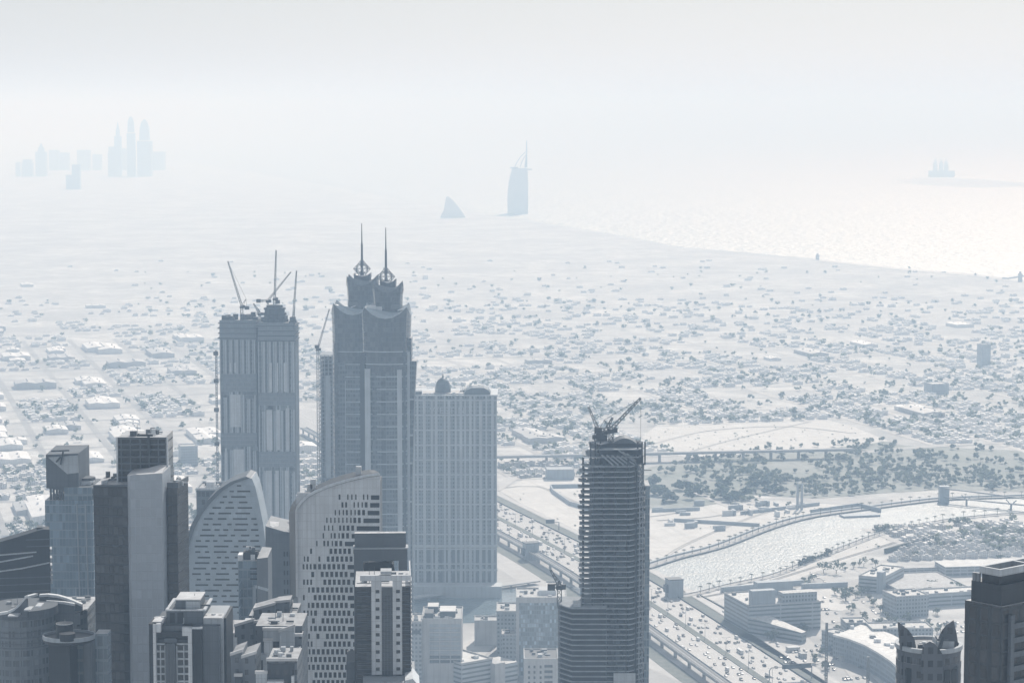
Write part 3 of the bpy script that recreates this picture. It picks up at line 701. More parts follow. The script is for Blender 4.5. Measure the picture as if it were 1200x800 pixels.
# diagonal frames of the crown
zc=S.z(519)
for j in range(5):
    m=MB(); m.bar((S.x(705+j*6),1+j*.4,S.z(533+j*.5)),(S.x(719+j*6.3),.6+j*.5,ztop+.3),.7); m.build('brace',T['slab'],rt_)
for j in range(3):
    m=MB(); m.bar((S.x(725+j*5),2,S.z(528+j*2)),(S.x(746),5,S.z(544-j*1.2)),.55); m.build('brace',T['slab'],rt_)
for z_,x0,x1 in ((S.z(521),692,714),(S.z(527),692,757),(S.z(536),684,757)):
    m=MB(); m.prism([(S.x(x0),8),(S.x(x0)+5,2),(S.x(x1)-4,2),(S.x(x1),8),(S.x(x1),30),(S.x(x0),30)],z_-.4,z_); m.build('floor_slab',T['slab'],rt_)
for x in (692.5,698,704,748,753,756.5):
    m=MB(); m.box(S.x(x)-.35,S.x(x)+.35,4,4.7,ztop,S.z(519)); m.build('column',T['core'],rt_)
m=MB(); m.box(S.x(714),S.x(753),9,22,ztop,S.z(523)); m.build('lift_core_top',T['core'],rt_)
m=MB(); rr=S.x(747)-S.x(719); m.xz([(S.x(719)+rr*t_/10,S.z(522)+math.sin(math.pi*t_/10)*6.2*k) for t_ in range(11)],8,20); m.build('dome_formwork',T['mid'],rt_)
m=MB(); m.box(S.x(757.4),S.x(763),8,26,0,S.z(572)); m.build('glazed_wing',T['blueglass2'],rt_)
m=MB(); m.box(S.x(746),S.x(764),2,2.6,S.z(552),S.z(551)); m.build('hoist_platform',steel,rt_)
m=MB(); m.truss((S.x(752),1.2,0),(S.x(752),1.2,ztop),1.6,t=.22,seg=70); m.build('hoist_mast',T['slab'],rt_)
m=MB(); m.box(S.x(720),S.x(746),-.5,-.03,0,S.z(788)); m.build('concrete_wall',T['lite'],rt_)
for j in range(16):
    x=rb.uniform(xl+4,xr-2); y_=rb.uniform(2,26); h_=rb.uniform(2,7); m=MB(); m.bar((x,y_,ztop),(x+rb.uniform(-.6,.6),y_,ztop+h_+4),rb.choice((.3,.5,.8))); m.build('rebar_post',T['core'],rt_)
for j in range(7):
    x=xl-rb.uniform(.5,1.6); z=ztop-rb.uniform(0,20)*fh; m=MB(); m.box(x,x+rb.uniform(2,4),rb.uniform(1,4),rb.uniform(6,9),z-.1,z+rb.uniform(.5,1.4)); m.build('loading_deck',T['slab'],rt_)
# podium wing
px_=S.x(655); pm=S.x(670); pz=S.z(709)
for i in range(18):
    m=MB(); z=pz-i*fh; m.prism([(px_,3),(pm,-6),(xl+12,-6),(xl+12,20),(px_,22)],z-.5,z); m.build('podium_slab',T['slab'],rt_)
m=MB(); m.prism([(px_+1,4),(pm+.5,-4.8),(xl+11.5,-4.8),(xl+11.5,19),(px_+1,21)],0,pz-.6); m.build('podium_wall',T['core'],rt_)
m=MB(); m.box(S.x(672),S.x(681),-3,4,pz+.02,pz+1.6); m.build('stair_head',T['cream'],rt_)
px_crane('big luffing crane on the central unfinished tower, its raised jib pointing up to the right',716,523,716,507,751,466,Y+14,cj=(701,504),apex=(708,492),hook=36)
px_crane('slim pale derrick leaning left on the central unfinished tower',704,522,704,516,689.5,476,Y+16,mat=conc,apex=(706,508))
px_crane('short stub crane on the left corner of the central unfinished tower',698,524,698,514,697.5,511,Y+12,cj=(703,510),wm=1.2,apex=(697.5,511))
px_crane('steep small crane just left of the big luffing crane on the central tower',710,512,710,508,718,489,Y+18,wm=1.2,apex=(711,500))
px_crane('small dark luffing crane on the low podium of the central unfinished tower',655.5,712,655.5,690,645,667,Y+10,cj=(646,687),apex=(656,680))
# ---- 4 low wide dark tower front-left of JW: frame with opening
S=Site('frame_tower','slate tower crowned by a big rectangular frame with an opening, behind a pale banded tower','tower',449,625,1080,R(3)); k=S.Y/F; rt_=S.root
x0,x1=S.x(414.5),S.x(477)
T['slate']=facade('slate panelled frame',(.125,.145,.165),(.11,.128,.147),3.6,4.8,.93,.93,.55,grough=.45,var=.05)
zt,zb=S.z(643),S.z(657)
m=MB(); m.box(x0,x1,0,6,zb,zt); m.build('frame_beam',T['slate'],rt_)
m=MB(); m.box(S.x(415.5),S.x(475.5),1,4,zt,S.z(625)); m.build('attic',T['slate'],rt_)
m=MB(); m.box(x0,S.x(425.5),0,16,0,zb); m.build('frame_leg',T['slate'],rt_)
m=MB(); m.box(S.x(467),x1,0,16,0,zb); m.build('frame_leg',T['slate'],rt_)
m=MB(); m.box(x0-.2,x1+.4,-.2,6.2,zt,zt+.4); m.build('ledge',T['lite'],rt_)
m=MB(); m.box(S.x(425.5),S.x(467),2,15,0,S.z(681)); m.build('core',T['darkglass'],rt_)
m=MB(); m.xz([(S.x(426),S.z(681)),(S.x(426),S.z(663)),(S.x(430),S.z(661.5)),(S.x(454),S.z(658.5)),(S.x(461),S.z(664)),(S.x(463),S.z(681))],3,14); m.build('plant_screen',T['dark'],rt_)
m=MB(); m.bar((S.x(427),2.5,S.z(658.5)),(S.x(431),6,S.z(662)),.8); m.bar((S.x(454),2.5,S.z(657.5)),(S.x(459),6,S.z(661)),.8); m.build('roof_edge',T['cream'],rt_)
# ---- 5 pale banded tower in front of it
S=Site('apartment_tower','pale apartment tower with two columns of small square windows and dark glass corners','tower',452,681,1000,R(3)); k=S.Y/F; rt_=S.root
zt=S.z(680)
m=MB(); m.box(S.x(416),S.x(481),1.2,26,0,zt-2); m.build('body',T['darkglass'],rt_)
rects=[]; fhh=10.55*k
for c0,c1 in ((440,444.5),(464,468.5)):
    for i in range(13): z=zt-11*k-i*20.8*k/2; rects.append((S.x(c0),S.x(c1),z-4.2*k,z))
for xa,xb in ((435,447),(460,471)):
    mb=MB(); grid_wall(mb,S.x(xa),S.x(xb),S.z(790),zt,0,1.0,[r for r in rects if S.x(xa)<r[0]<S.x(xb)]); mb.build('white_strip',T['cream'],rt_)
panes(rt_,rects,T['win'],.7)
m=MB(); m.box(S.x(422),S.x(481.5),-.3,1.1,zt,zt+6.5*k); m.box(S.x(480),S.x(481.5),1.1,24,zt,zt+6.5*k); m.build('cornice',T['cream'],rt_)
m=MB(); m.box(S.x(447),S.x(460),.1,1.15,0,zt-8*k); m.build('centre_bay',T['sheet'],rt_)
m=MB()
for i in range(30):
    z=zt-20*k-i*5.2*k
    if z<S.z(790): break
    m.box(S.x(447.2),S.x(459.8),-.1,.08,z,z+.7*k)
for x in (449.5,453.4,457.4): m.box(S.x(x),S.x(x+.8),-.12,.09,S.z(790),zt-18*k)
m.build('mullion_frame',T['mid'],rt_)
m=MB(); m.box(S.x(446),S.x(459),-.2,5,zt+2,S.z(669)); m.build('parapet_block',T['lite'],rt_)
for i in range(24):
    z=zt-4*k-i*5.2*k
    for a_,b_ in ((418,435),(471,480.6)): m=MB(); m.box(S.x(a_),S.x(b_),.9,1.18,z,z+.8*k); m.build('spandrel_band',T['mid'],rt_)
for i in range(22):
    z=zt-3*k-i*5.2*k; m=MB(); m.box(S.x(480.6),S.x(482.4),2,9,z-.5,z+.3); m.build('balcony',T['cream'],rt_)
m=MB(); m.box(S.x(425),S.x(486),-8,20,0,S.z(792)); m.build('podium',T['lite'],rt_)
m=MB(); m.xz([(S.x(473),S.z(800)),(S.x(474),S.z(789)),(S.x(483),S.z(787)),(S.x(491),S.z(797)),(S.x(491),S.z(800))],-9,6); m.build('podium_roof',T['cream'],rt_)
m=MB(); m.box(S.x(405),S.x(415),4,20,0,S.z(778)); m.build('service_wing',T['mid'],rt_)
# ---- 6 curved top tower with scattered windows
S=Site('curved_tower','pale tower with a sloping curved top and rows of narrow dark windows','tower',400,560,1200); k=S.Y/F; rt_=S.root
top=[(347.5,600),(349,596),(354,589),(362,582),(372,576.5),(384,571.5),(398,567),(412,563),(428,559.5),(445.5,557)]
TZ=[(S.x(x),S.z(y)) for x,y in top]
def ztop_at(x):
    for (a,za),(b,zb) in zip(TZ,TZ[1:]):
        if a<=x<=b: return za+(zb-za)*(x-a)/(b-a)
    return TZ[0][1] if x<TZ[0][0] else TZ[-1][1]
rects=[]; rows=14.1; rg=random.Random(2)
xr=S.x(445.3)
for r in range(25):
    py=579.5+r*rows*.64 if False else 579+r*9.05
    zt_=S.z(py); zb_=S.z(py+6.4)
    wide=432-{0:-1,1:0,2:3,3:8,4:16,5:22,6:30,7:20,8:18}.get(r,18+3*((r*7)%4))
    rects.append((S.x(wide+1.5),xr-.25,zb_,zt_-.3))
    left=348+max(0,(46-r*5.2)) if r<9 else 350
    x=wide-1.5; d=r/18
    while x>left+3:
        wd=3.4 if x>left+40-r*2 else (2.4 if rg.random()<.5 else 1.7); 
        if r>8: wd=3.6 if x>365 else 2.2
        if not(x<left+30 and rg.random()<.2) and not(x<left+14 and rg.random()<.25): rects.append((S.x(x-wd),S.x(x),zb_,zt_))
        x-=wd+(2.0 if wd>2 else 3.0)
x0=S.x(347.8); base=S.z(579)
mb=MB(); grid_wall(mb,x0,xr,S.z(806),base+.6,0,.8,rects); mb.box(x0,xr,0,.8,0,S.z(806))
P_=[(x0,base+.62)]+[(min(max(x,x0),xr),z) for x,z in TZ if z>base+.62]+[(xr,base+.62)]
mb.xz([(x0,base+.6)]+[(x,z) for x,z in TZ if z>S.z(598.5)]+[(xr,base+.6)],0,.8) if False else None
# solid head above the window rows: columns under the curved line
n_=24
for i in range(n_):
    a=x0+(xr-x0)*i/n_; b=x0+(xr-x0)*(i+1)/n_; za,zb2=ztop_at(a),ztop_at(b)
    if min(za,zb2)>base+.6: mb.xz([(a,base+.6),(b,base+.6),(b,zb2),(a,za)],0,.8)
mb.build('front_wall',T['cream'],rt_)
panes(rt_,rects,T['win'],.5)
m=MB(); m.xz([(x0+.3,0),(xr-.3,0)]+[(x,z-2.2) for x,z in reversed(TZ)],1.0,14); m.build('body',T['mid'],rt_)
# the sloping end wall and canopy roof: a thick curved band that overhangs on the left
band=[(339,700),(338.5,600),(341,592),(346,585),(354,578),(364,572),(376,566),(390,560),(404,555.5),(418,552),(432,550.2),(440,550.5),(445,554)]
m=MB(); vs=[]; fr=[(S.x(x,None,22),S.z(y,22)) for x,y in band]
inner=[(S.x(347.8),S.z(700)),(S.x(347.8),S.z(600)),(S.x(349),S.z(596.3)),(S.x(354),S.z(589.3)),(S.x(362),S.z(582.3)),(S.x(370),S.z(577.8)),(S.x(384),S.z(571.9)),(S.x(394),S.z(568.6)),(S.x(406),S.z(565)),(S.x(420),S.z(561.5)),(S.x(432),S.z(559)),(S.x(440),S.z(558)),(S.x(445.3),S.z(557.3))]
rings=[]
for (xo,zo),(xi,zi) in zip(fr,inner): rings.append([(xi,0,zi),(xo,22,zo-.5),(xo-.1,22.6,zo-.1),(xi-.4,-.4,zi+.7)])
m.loft(rings); m.build('curved_roof',T['dark'],rt_)
m=MB(); rings=[[(xi-.6,-.9,zi+.7),(xi+.1,-.9,zi+.3),(xi+.1,-.45,zi+.9),(xi-.4,-.45,zi+1.2)] for xi,zi in inner]; m.loft(rings); m.build('roof_rim',T['cream'],rt_)
m=MB(); m.prism([(S.x(339,None,22),22),(x0-.05,0),(x0-.05,22)],0,S.z(690)); m.build('end_wall',T['mid'],rt_)
for a,b in (((361,571),(366,576)),((357,577),(362,581)),((415,556),(418,552)),((344,590),(348,594))):
    m=MB(); m.box(S.x(a[0]),S.x(a[0])+2,9,11,S.z(a[1])-2,S.z(a[1])+1.6); m.build('roof_cradle',T['cream'],rt_)
# ---- 7 crescent tower
S=Site('crescent_tower','grey crescent shaped tower rising to a sharp point with short dark window dashes','tower',293,560,1500); k=S.Y/F; rt_=S.root
Lc=[(219,720),(218.5,680),(219,655),(222,635),(228,617),(236,602),(247,588),(260,575),(275,565.5),(292.5,559.5)]
Rc=[(316,720),(314,680),(309.5,640),(306,612),(301,587),(297,570),(292.8,560)]
out=[(S.x(*q),S.z(q[1])) for q in Lc]+[(S.x(*q),S.z(q[1])) for q in Rc[-2::-1]]
out=[(S.x(219.5),0)]+out+[(S.x(318),0)]
rects=[]; rg=random.Random(4); rows_=[568+i*6.45 for i in range(24)]
def span(py):
    def itp(L):
        L=sorted(L,key=lambda q:q[1])
        for a,b in zip(L,L[1:]):
            if a[1]<=py<=b[1]: return a[0]+(b[0]-a[0])*(py-a[1])/(b[1]-a[1])
        return L[-1][0]
    return itp(Lc),itp(Rc)
for i,py in enumerate(rows_):
    a,b=span(py); a+=5; b-=5; x=a+rg.uniform(0,6)
    while x<b-3:
        w_=rg.choice((5,6,10,15,17)); e=min(x+w_,b); 
        if e-x>3: rects.append((S.x(x),S.x(e),S.z(py+1.9),S.z(py)))
        x=e+rg.uniform(4,8)
rects=[r for r in rects if r[1]-r[0]>1]
T['cres']=facade('grey crescent panels',(.34,.395,.445),(.31,.365,.415),2.6,2.0,.92,.92,.5,grough=.45,var=.08)
m=MB(); m.xz(out,.12,20); m.build('body',T['cres'],rt_)
panes(rt_,rects,T['win'],-.02,.12)
m=MB(); o_=[(S.x(*q),S.z(q[1])) for q in Lc]
rings=[[(x-1.6,-.8,z+.7),(x+.2,-.8,z),(x+.2,20.3,z),(x-1.6,20.3,z+.7)] for x,z in o_]; m.loft(rings); m.build('curved_edge',T['mid'],rt_)
m=MB(); rings=[[(S.x(*q)+d0,y_,S.z(q[1])) for d0,y_ in ((-1.5,-.5),(.9,-.5),(.9,20),(-1.5,20))] for q in Rc]; m.loft(rings); m.build('rib',T['cres'],rt_)
# ---- 8 dark double tower
S=Site('twin_slab_tower','charcoal tower with a pale grey central slab, dark glass wings and a gridded crown','tower',160,570,1000); k=S.Y/F; rt_=S.root
m=MB(); m.prism([(S.x(108),2),(S.x(154),0),(S.x(156),22),(S.x(110),24)],0,S.z(570)); m.build('dark_wing',T['darkglass'],rt_)
m=MB(); m.box(S.x(108.6),S.x(150),.8,1.6,S.z(570),S.z(568.5)); m.build('roof_parapet',T['mid'],rt_)
m=MB(); P_=[(S.x(149.5),0),(S.x(154.5),-3),(S.x(192),-3),(S.x(193.5),12),(S.x(151),14)]
m.prism(P_,0,[S.z(556),S.z(555),S.z(553),S.z(551.5),S.z(555)]); m.build('pale_slab',T['greyslab'],rt_)
m=MB(); m.prism([(S.x(155),-2.7),(S.x(191.6),-2.7),(S.x(190.5),14),(S.x(176),13)],[S.z(555)-.2,S.z(553)-.2,S.z(549)-.3,S.z(553)-.3],[S.z(554.7),S.z(552.4),S.z(548),S.z(552)]); m.build('sloped_roof',T['roof'],rt_)
m=MB(); m.prism([(S.x(193.6),3),(S.x(206),3),(S.x(212),16),(S.x(195),18)],0,S.z(573)); m.build('dark_wing',T['darkglass'],rt_)
m=MB(); z_=S.z(573); m.box(S.x(193.8),S.x(206),3,3.6,z_,z_+1.6); m.bar((S.x(206),3.3,z_+.8),(S.x(211.7),16,z_+.8),.5,1.6); m.build('roof_parapet',T['mid'],rt_)
m=MB(); y0,y1=10,26; m.box(S.x(132.5),S.x(189),y0,y1,0,S.z(517.5)); m.build('crown_block',T['darkglass'],rt_)
m=MB(); xs=[131.2,136,147,158.5,169,180,189.5]
for x in xs: m.box(S.x(x),S.x(x)+.45,y0-.7,y0-.25,S.z(575),S.z(517))
for py in (518,525,531.5,540,548,556,564): m.box(S.x(131.2),S.x(190.8),y0-.75,y0-.3,S.z(py)-.35,S.z(py)+.25)
m.build('crown_grid',T['mid'],rt_)
for x in (131,190.6):
    m=MB(); m.box(S.x(x),S.x(x)+.5,y0-1,y0-.5,S.z(575 if x<150 else 552),S.z(517)); m.build('edge_fin',T['cream'],rt_)
m=MB(); m.bar((S.x(170),y0-1.5,S.z(536)),(S.x(170),y0-1.5,S.z(514.5)),.75); m.bar((S.x(156),y0-1.5,S.z(514.2)),(S.x(175),y0-1.5,S.z(514.2)),.5,.7); m.bar((S.x(156),y0-1.5,S.z(514.2)),(S.x(159),y0-1.5,S.z(512.2)),.3); m.build('maintenance_crane',darkm,rt_)
m=MB(); m.bar((S.x(120),8,S.z(570)),(S.x(120),8,S.z(567)),.5); m.bar((S.x(117),8,S.z(568)),(S.x(123.5),8,S.z(567.2)),.4); m.bar((S.x(123.5),8,S.z(567.2)),(S.x(127),8,S.z(565.8)),.25); m.build('roof_davit',darkm,rt_)
# ---- 9 blue glass tower with a tilted box crown
S=Site('glass_tower','blue glass tower with a tilted box crown raised on thin columns','tower',80,585,1250); k=S.Y/F; rt_=S.root
x0,x1=S.x(52.5),S.x(108.5)
m=MB(); m.box(x0,x1,0,24,0,S.z(586)); m.build('shaft',T['blueglass'],rt_)
m=MB(); m.box(S.x(75),x1-.2,.4,23,S.z(586),S.z(571)); m.build('upper_glass',T['blueglass2'],rt_)
m=MB(); m.prism([(S.x(54),1),(S.x(81),1),(S.x(107.5),1),(x1-.3,20),(S.x(54),22)],[S.z(572),S.z(577),S.z(573),S.z(573),S.z(572)],[S.z(570),S.z(571),S.z(570.6),S.z(570),S.z(569)]); m.build('crown_floor',T['mid'],rt_)
for x in (57.5,61,64.5,68,71.5,106.5):
    m=MB(); m.box(S.x(x),S.x(x)+.7,1.5,2.2,S.z(586),S.z(573)); m.build('column',T['mid'],rt_)
m=MB(); m.prism([(S.x(54),1),(S.x(92),1),(S.x(94.5),12),(S.x(94.5),20),(S.x(54.5),21)],S.z(571),[S.z(533),S.z(531.5),S.z(530),S.z(529.5),S.z(530.5)]); m.build('crown_box',T['mid'],rt_)
m=MB(); m.xz([(S.x(57),S.z(536)),(S.x(91.8),S.z(533.5)),(S.x(92),S.z(554)),(S.x(79),S.z(555.5))],.6,.97); m.build('crown_panel',T['lite'],rt_)
m=MB(); m.bar((S.x(72),-.4,S.z(544)),(S.x(75),.2,S.z(529)),.6); m.bar((S.x(61),.2,S.z(528.4)),(S.x(82),.2,S.z(527.6)),.55); m.bar((S.x(67),-.4,S.z(541)),(S.x(73),-.4,S.z(534)),.7); m.build('maintenance_crane',darkm,rt_)
m=MB(); m.box(S.x(91),S.x(104),5,14,S.z(570),S.z(566)); m.build('plant_room',T['cream'],rt_)
m=MB(); m.lathe([(3.4,S.z(566)),(3.4,S.z(563)),(3,S.z(563))],S.x(97),9,14); m.build('roof_tank',T['mid'],rt_)
for x in (90,100): 
    m=MB(); m.bar((S.x(x),-.15,S.z(590)),(S.x(x+3),-.15,S.z(800)),.45); m.build('facade_rail',T['piers'],rt_)
for py in (594,603): m=MB(); m.box(S.x(90),S.x(99),-.12,-.02,S.z(py),S.z(py-.8)); m.build('spandrel_band',T['piers'],rt_)
# ---- 10 dark low block with sloping roofline at the left edge
S=Site('curved_block','dark slate block with an upward curving roofline at the left edge','office block',20,630,1150,R(11.8)); k=S.Y/F; rt_=S.root
pr=[(-60,648),(-30,641),(0,634),(20,629),(40,623.5),(50,621),(57,621.5)]
ring=[]
m=MB(); P_=[(S.x(x),S.z(y)) for x,y in pr]; m.xz([(S.x(57.5),0)]+[(S.x(57.5),S.z(621.5))]+P_[::-1]+[(S.x(-60),0)],0,7); m.build('body',T['dark'],rt_)
for pts in (((-60,654),(0,649),(42,647)),((-60,664),(0,657),(38,651.5)),((-60,674),(0,668),(25,665.5),(57,660))):
    m=MB()
    for a,b in zip(pts,pts[1:]): m.bar((S.x(a[0]),-.25,S.z(a[1])),(S.x(b[0]),-.25,S.z(b[1])),.7,.45)
    m.build('ledge',T['lite'],rt_)
m=MB()
for py in (632,640,676,684,692,700,708): m.box(S.x(-60) if py>640 else S.x(30),S.x(57),-.06,-.01,S.z(py)-.35,S.z(py))
m.build('joint_band',T['mid'],rt_)
for py in (648,658.5,667,673,679,684.5):
    m=MB(); m.box(S.x(57.6),S.x(60),2,7,S.z(py)-.7,S.z(py)+.7); m.build('balcony',T['cream'],rt_)
m=MB(); m.box(S.x(43),S.x(50),3,8,S.z(623),S.z(620.3)); m.build('roof_vent',T['mid'],rt_)
# ================================================================== twin hotel towers with spires
def bow(cx,cy,hw,hd,bulge,n=6):          # four bowed sides; each point carries how near it is to a corner
    K=[(-1,-1),(1,-1),(1,1),(-1,1)]; r=[]
    for i in range(4):
        a,b=K[i],K[(i+1)%4]; nx,ny=(a[0]+b[0])/2,(a[1]+b[1])/2
        for j in range(n):
            t=-1+2*j/n; f=(t+1)/2; q=bulge*(1-t*t)
            r.append((cx+(a[0]+(b[0]-a[0])*f)*hw+nx*q, cy+(a[1]+(b[1]-a[1])*f)*hd+ny*q, abs(t)))
    return r
def flare(mb,cx,cy,hw,hd,bulge,prof,tip):
    """tier with profile [(z, scale, lift)]; the four corners sweep up and out like petals"""
    P=bow(cx,cy,hw,hd,bulge); mb.loft([[(cx+(x-cx)*(1+(s-1)*(.35+.65*t)),cy+(y-cy)*(1+(s-1)*(.35+.65*t)),z+u*tip*t**2.2) for x,y,t in P] for z,s,u in prof]); return mb
def spire_tower(label,px,pyb,Y,edges,tier2,tier3,spire,ball):
    S=Site('hotel_tower',label,'tower',px,pyb,Y); rt_=S.root
    l,r,yb,tip=edges; hw=(S.x(r)-S.x(l))/2; cx=(S.x(r)+S.x(l))/2; hd=17; cyy=hd+2; z1=S.z(yb)
    m=MB(); flare(m,cx,cyy,hw*.93,hd,3.5,[(0,1,0),(z1-48,1,0)],0); m.build('shaft',T['jw'],rt_)
    m=MB(); tp=S.z(tip)-z1+5; flare(m,cx,cyy,hw*.93,hd,3.5,[(z1-47.98,1,0),(z1-30,1.01,0),(z1-16,1.035,.12),(z1-5,1.085,1)],tp); m.build('lower_crown',T['jwglass'],rt_)
    m=MB(); flare(m,cx,cyy,hw*.93,hd,3.5,[(z1-4.98,1.09,1),(z1-4.2,1.095,1)],tp); m.build('crown_rim',T['jwpale'],rt_)
    l,r,yb2,tip2=tier2; h2=(S.x(r)-S.x(l))/2; c2=(S.x(r)+S.x(l))/2; zb2=S.z(yb2)-3; tp=S.z(tip2)-zb2; flare_p=[(z1-10,.94,0),(z1+(zb2-z1)*.45,.95,0),(z1+(zb2-z1)*.8,1.0,.2),(zb2,1.09,1)]; m=MB(); flare(m,c2,cyy,h2,h2,1.6,flare_p,tp); m.build('upper_crown',T['jwglass'],rt_)
    m=MB(); flare(m,c2,cyy,h2,h2,1.6,[(zb2+.02,1.095,1),(zb2+.8,1.1,1)],tp); m.build('crown_rim',T['mid'],rt_)
    m=MB(); flare(m,c2,cyy,h2*.55,h2*.55,.8,[(zb2-2,1,0),(zb2+5,1.05,.2),(zb2+7,1.12,1)],3); m.build('inner_crown',T['jwglass'],rt_)
    m=MB(); P=[q[:2] for q in bow(c2,cyy,h2*.96,h2*.96,1.7)]; m.prism(P,z1+2,z1+5.5); m.build('crown_band',T['mid'],rt_)
    for px_,s in ((l+3,1),(r-3,1)):
        m=MB(); m.bar((S.x(px_),cyy-h2-2,z1+1),(S.x(px_)+4,cyy-h2-1,z1+2.2),.8); m.build('roof_edge',T['cream'],rt_)
    # pale floor bands
    n=0
    for i in range(15):
        py=412+i*14.6; z=S.z(py)
        if py>640: break
        m=MB(); P=[q[:2] for q in bow(cx,cyy,hw*.93+.2,hd+.2,3.6)]; m.prism(P,z-.4,z+.4); m.build('floor_band',T['jwpale'],rt_)
    # spire: lattice diamond round a needle
    sx,stop,sb=spire; b0,b1=ball; x=S.x(sx); zc,hb=(S.z(b0)+S.z(b1))/2,(S.z(b0)-S.z(b1))/2
    m=MB(); m.tube((x,cyy,S.z(yb2)-4),(x,cyy,zc+hb),1.1,.9,8); m.tube((x,cyy,zc+hb),(x,cyy,S.z(stop+ (sb-stop)*.55)),.95,.8,8); m.tube((x,cyy,S.z(stop+(sb-stop)*.55)),(x,cyy,S.z(stop)),.55,.3,6); m.build('spire',T['dark'],rt_)
    m=MB(); nn=8; lv=[(-1,.16),(-.5,.58),(0,1),(.5,.52),(1,.08)]
    def pt(j,i): a=2*math.pi*i/nn+(j%2)*math.pi/nn; q=lv[j]; rr=hb*q[1]*.95; return (x+rr*math.cos(a),cyy+rr*math.sin(a),zc+hb*q[0])
    for j in range(4):
        for i in range(nn): m.bar(pt(j,i),pt(j+1,i),.42); m.bar(pt(j,i),pt(j+1,(i+(1 if j%2 else -1))%nn),.42)
    for j in range(1,4):
        for i in range(nn): m.bar(pt(j,i),pt(j,i+1),.42)
    m.build('lattice_ball',T['mid'],rt_)
    return S,cx,hw,cyy,z1
Sr,cxr,hwr,cyr,zr1=spire_tower('left one of a pair of steel blue hotel towers with petal crowns and lattice spires',413,362,2000,(391,436,362,356),(407.5,439.5,331,325),None,(422.8,263,306),(306,327))
Sf,cxf,hwf,cyf,zf1=spire_tower('right one of a pair of steel blue hotel towers with petal crowns and lattice spires',452,364,1880,(427,476.5,366,360),(438.5,468.5,339,333),None,(451,268,315),(315,337))
rt_=Sf.root; S=Sf
def tower_bits(S,bits):
    for nm,mt,x0,x1,y0,y1,zt,zb in bits:
        m=MB(); a,b=S.x(x0),S.x(x1); m.prism([(a,y0),(b,y0),(b,y1),(a,y1)],S.z(zb) if zb else 0,S.z(zt)); m.build(nm,mt,S.root)
tower_bits(S,[('side_wing',T['jw'],470,481.5,8,30,397,None),('pale_pier',T['piers'],427,433.5,-1.2,3,432,None),('pale_pier',T['piers'],465,470.5,-.8,3,433,None),('pale_pier',T['piers'],475.5,479.5,5,9,413,None),
  ('bay',T['jwglass'],446.5,451.5,-1.5,2,404,None),('bay',T['jwglass'],470.5,475,1,8,384,None),('side_step',T['jw'],470,478.5,12,26,378,None),
  ('recessed_bay',T['dark'],421,427,3,14,415,None),('bay',T['jw'],436,446,-.9,2,437,None),('bay',T['jw'],452,462,-.9,2,430,None)])
m=MB(); m.prism([(S.x(478),6),(S.x(484),6),(S.x(484),28),(S.x(478),28)],0,[S.z(423)]*4); 
ring=lambda py,x1: [(S.x(477),7,S.z(py)),(S.x(x1),7,S.z(py)+0),(S.x(x1),27,S.z(py)),(S.x(477),27,S.z(py))]
m=MB(); m.loft([ring(760,480),ring(620,480.5),ring(470,484.5),ring(424,487.5)]); m.build('leaning_wing',T['jw'],S.root)
for i,py in enumerate((470,512,545,590)):
    m=MB(); m.box(S.x(474),S.x(484-i),5.6,6.9,S.z(py+11),S.z(py)); m.build('terrace_shade',T['dark'],S.root)  # charcoal box standing proud of the wing, painting the shade of a recess
    m=MB(); m.box(S.x(476),S.x(484-i),5.2,6.95,S.z(py-.2)+.02,S.z(py-2)); m.build('terrace_edge',T['piers'],S.root)
m=MB(); m.box(S.x(427),S.x(447),6,12,S.z(362)-9.5,S.z(360)); m.box(S.x(430),S.x(440),3,6,S.z(362),S.z(358)); m.build('roof_terrace',T['cream'],S.root)
S=Sr
tower_bits(S,[('bay',T['jwglass'],391.5,395.5,-1.5,3,402,None),('dark_bay',T['dark'],418,426,-1,3,470,None),('pale_pier',T['piers'],404,409,-.8,3,446,None),('bay',T['jw'],396,404,-.9,2,425,None),('recessed_bay',T['dark'],411,417,-.4,2,424,None)])
# ---- unfinished tower behind them
S=Site('unfinished_tower','slim unfinished tower half hidden behind the left hotel tower','tower',384,416,2120); rt_=S.root
m=MB(); m.box(S.x(376.5),S.x(398),3,30,0,S.z(440)); m.build('body',T['twin'],rt_)
for i in range(42):
    z=S.z(416)-i*3.7*1.0; m=MB(); m.box(S.x(374.5)-.4,S.x(400),.6,31,z-.5,z); m.build('floor_slab',T['slab'],rt_)
for x in (375,379.5,384,388.5):
    m=MB(); m.box(S.x(x),S.x(x)+.9,1,1.9,0,S.z(416)); m.build('column',T['slab'],rt_)
m=MB(); m.box(S.x(378),S.x(396),4,26,S.z(440),S.z(424)); m.build('core',T['core'],rt_)
m=MB(); m.box(S.x(381),S.x(387),.2,.55,S.z(560),S.z(440)); m.build('pale_strip',T['piers'],rt_)
px_crane('pale luffing crane rising beside the slim unfinished tower behind the left hotel tower',374.5,690,374.5,411,386,362,2105,cj=(371.5,406),apex=(374,400),mat=conc)
T['screen']=facade('safety screens',(.185,.215,.245),(.115,.14,.165),3.5,1.5,.85,.8,.7,var=.12,grough=.6)
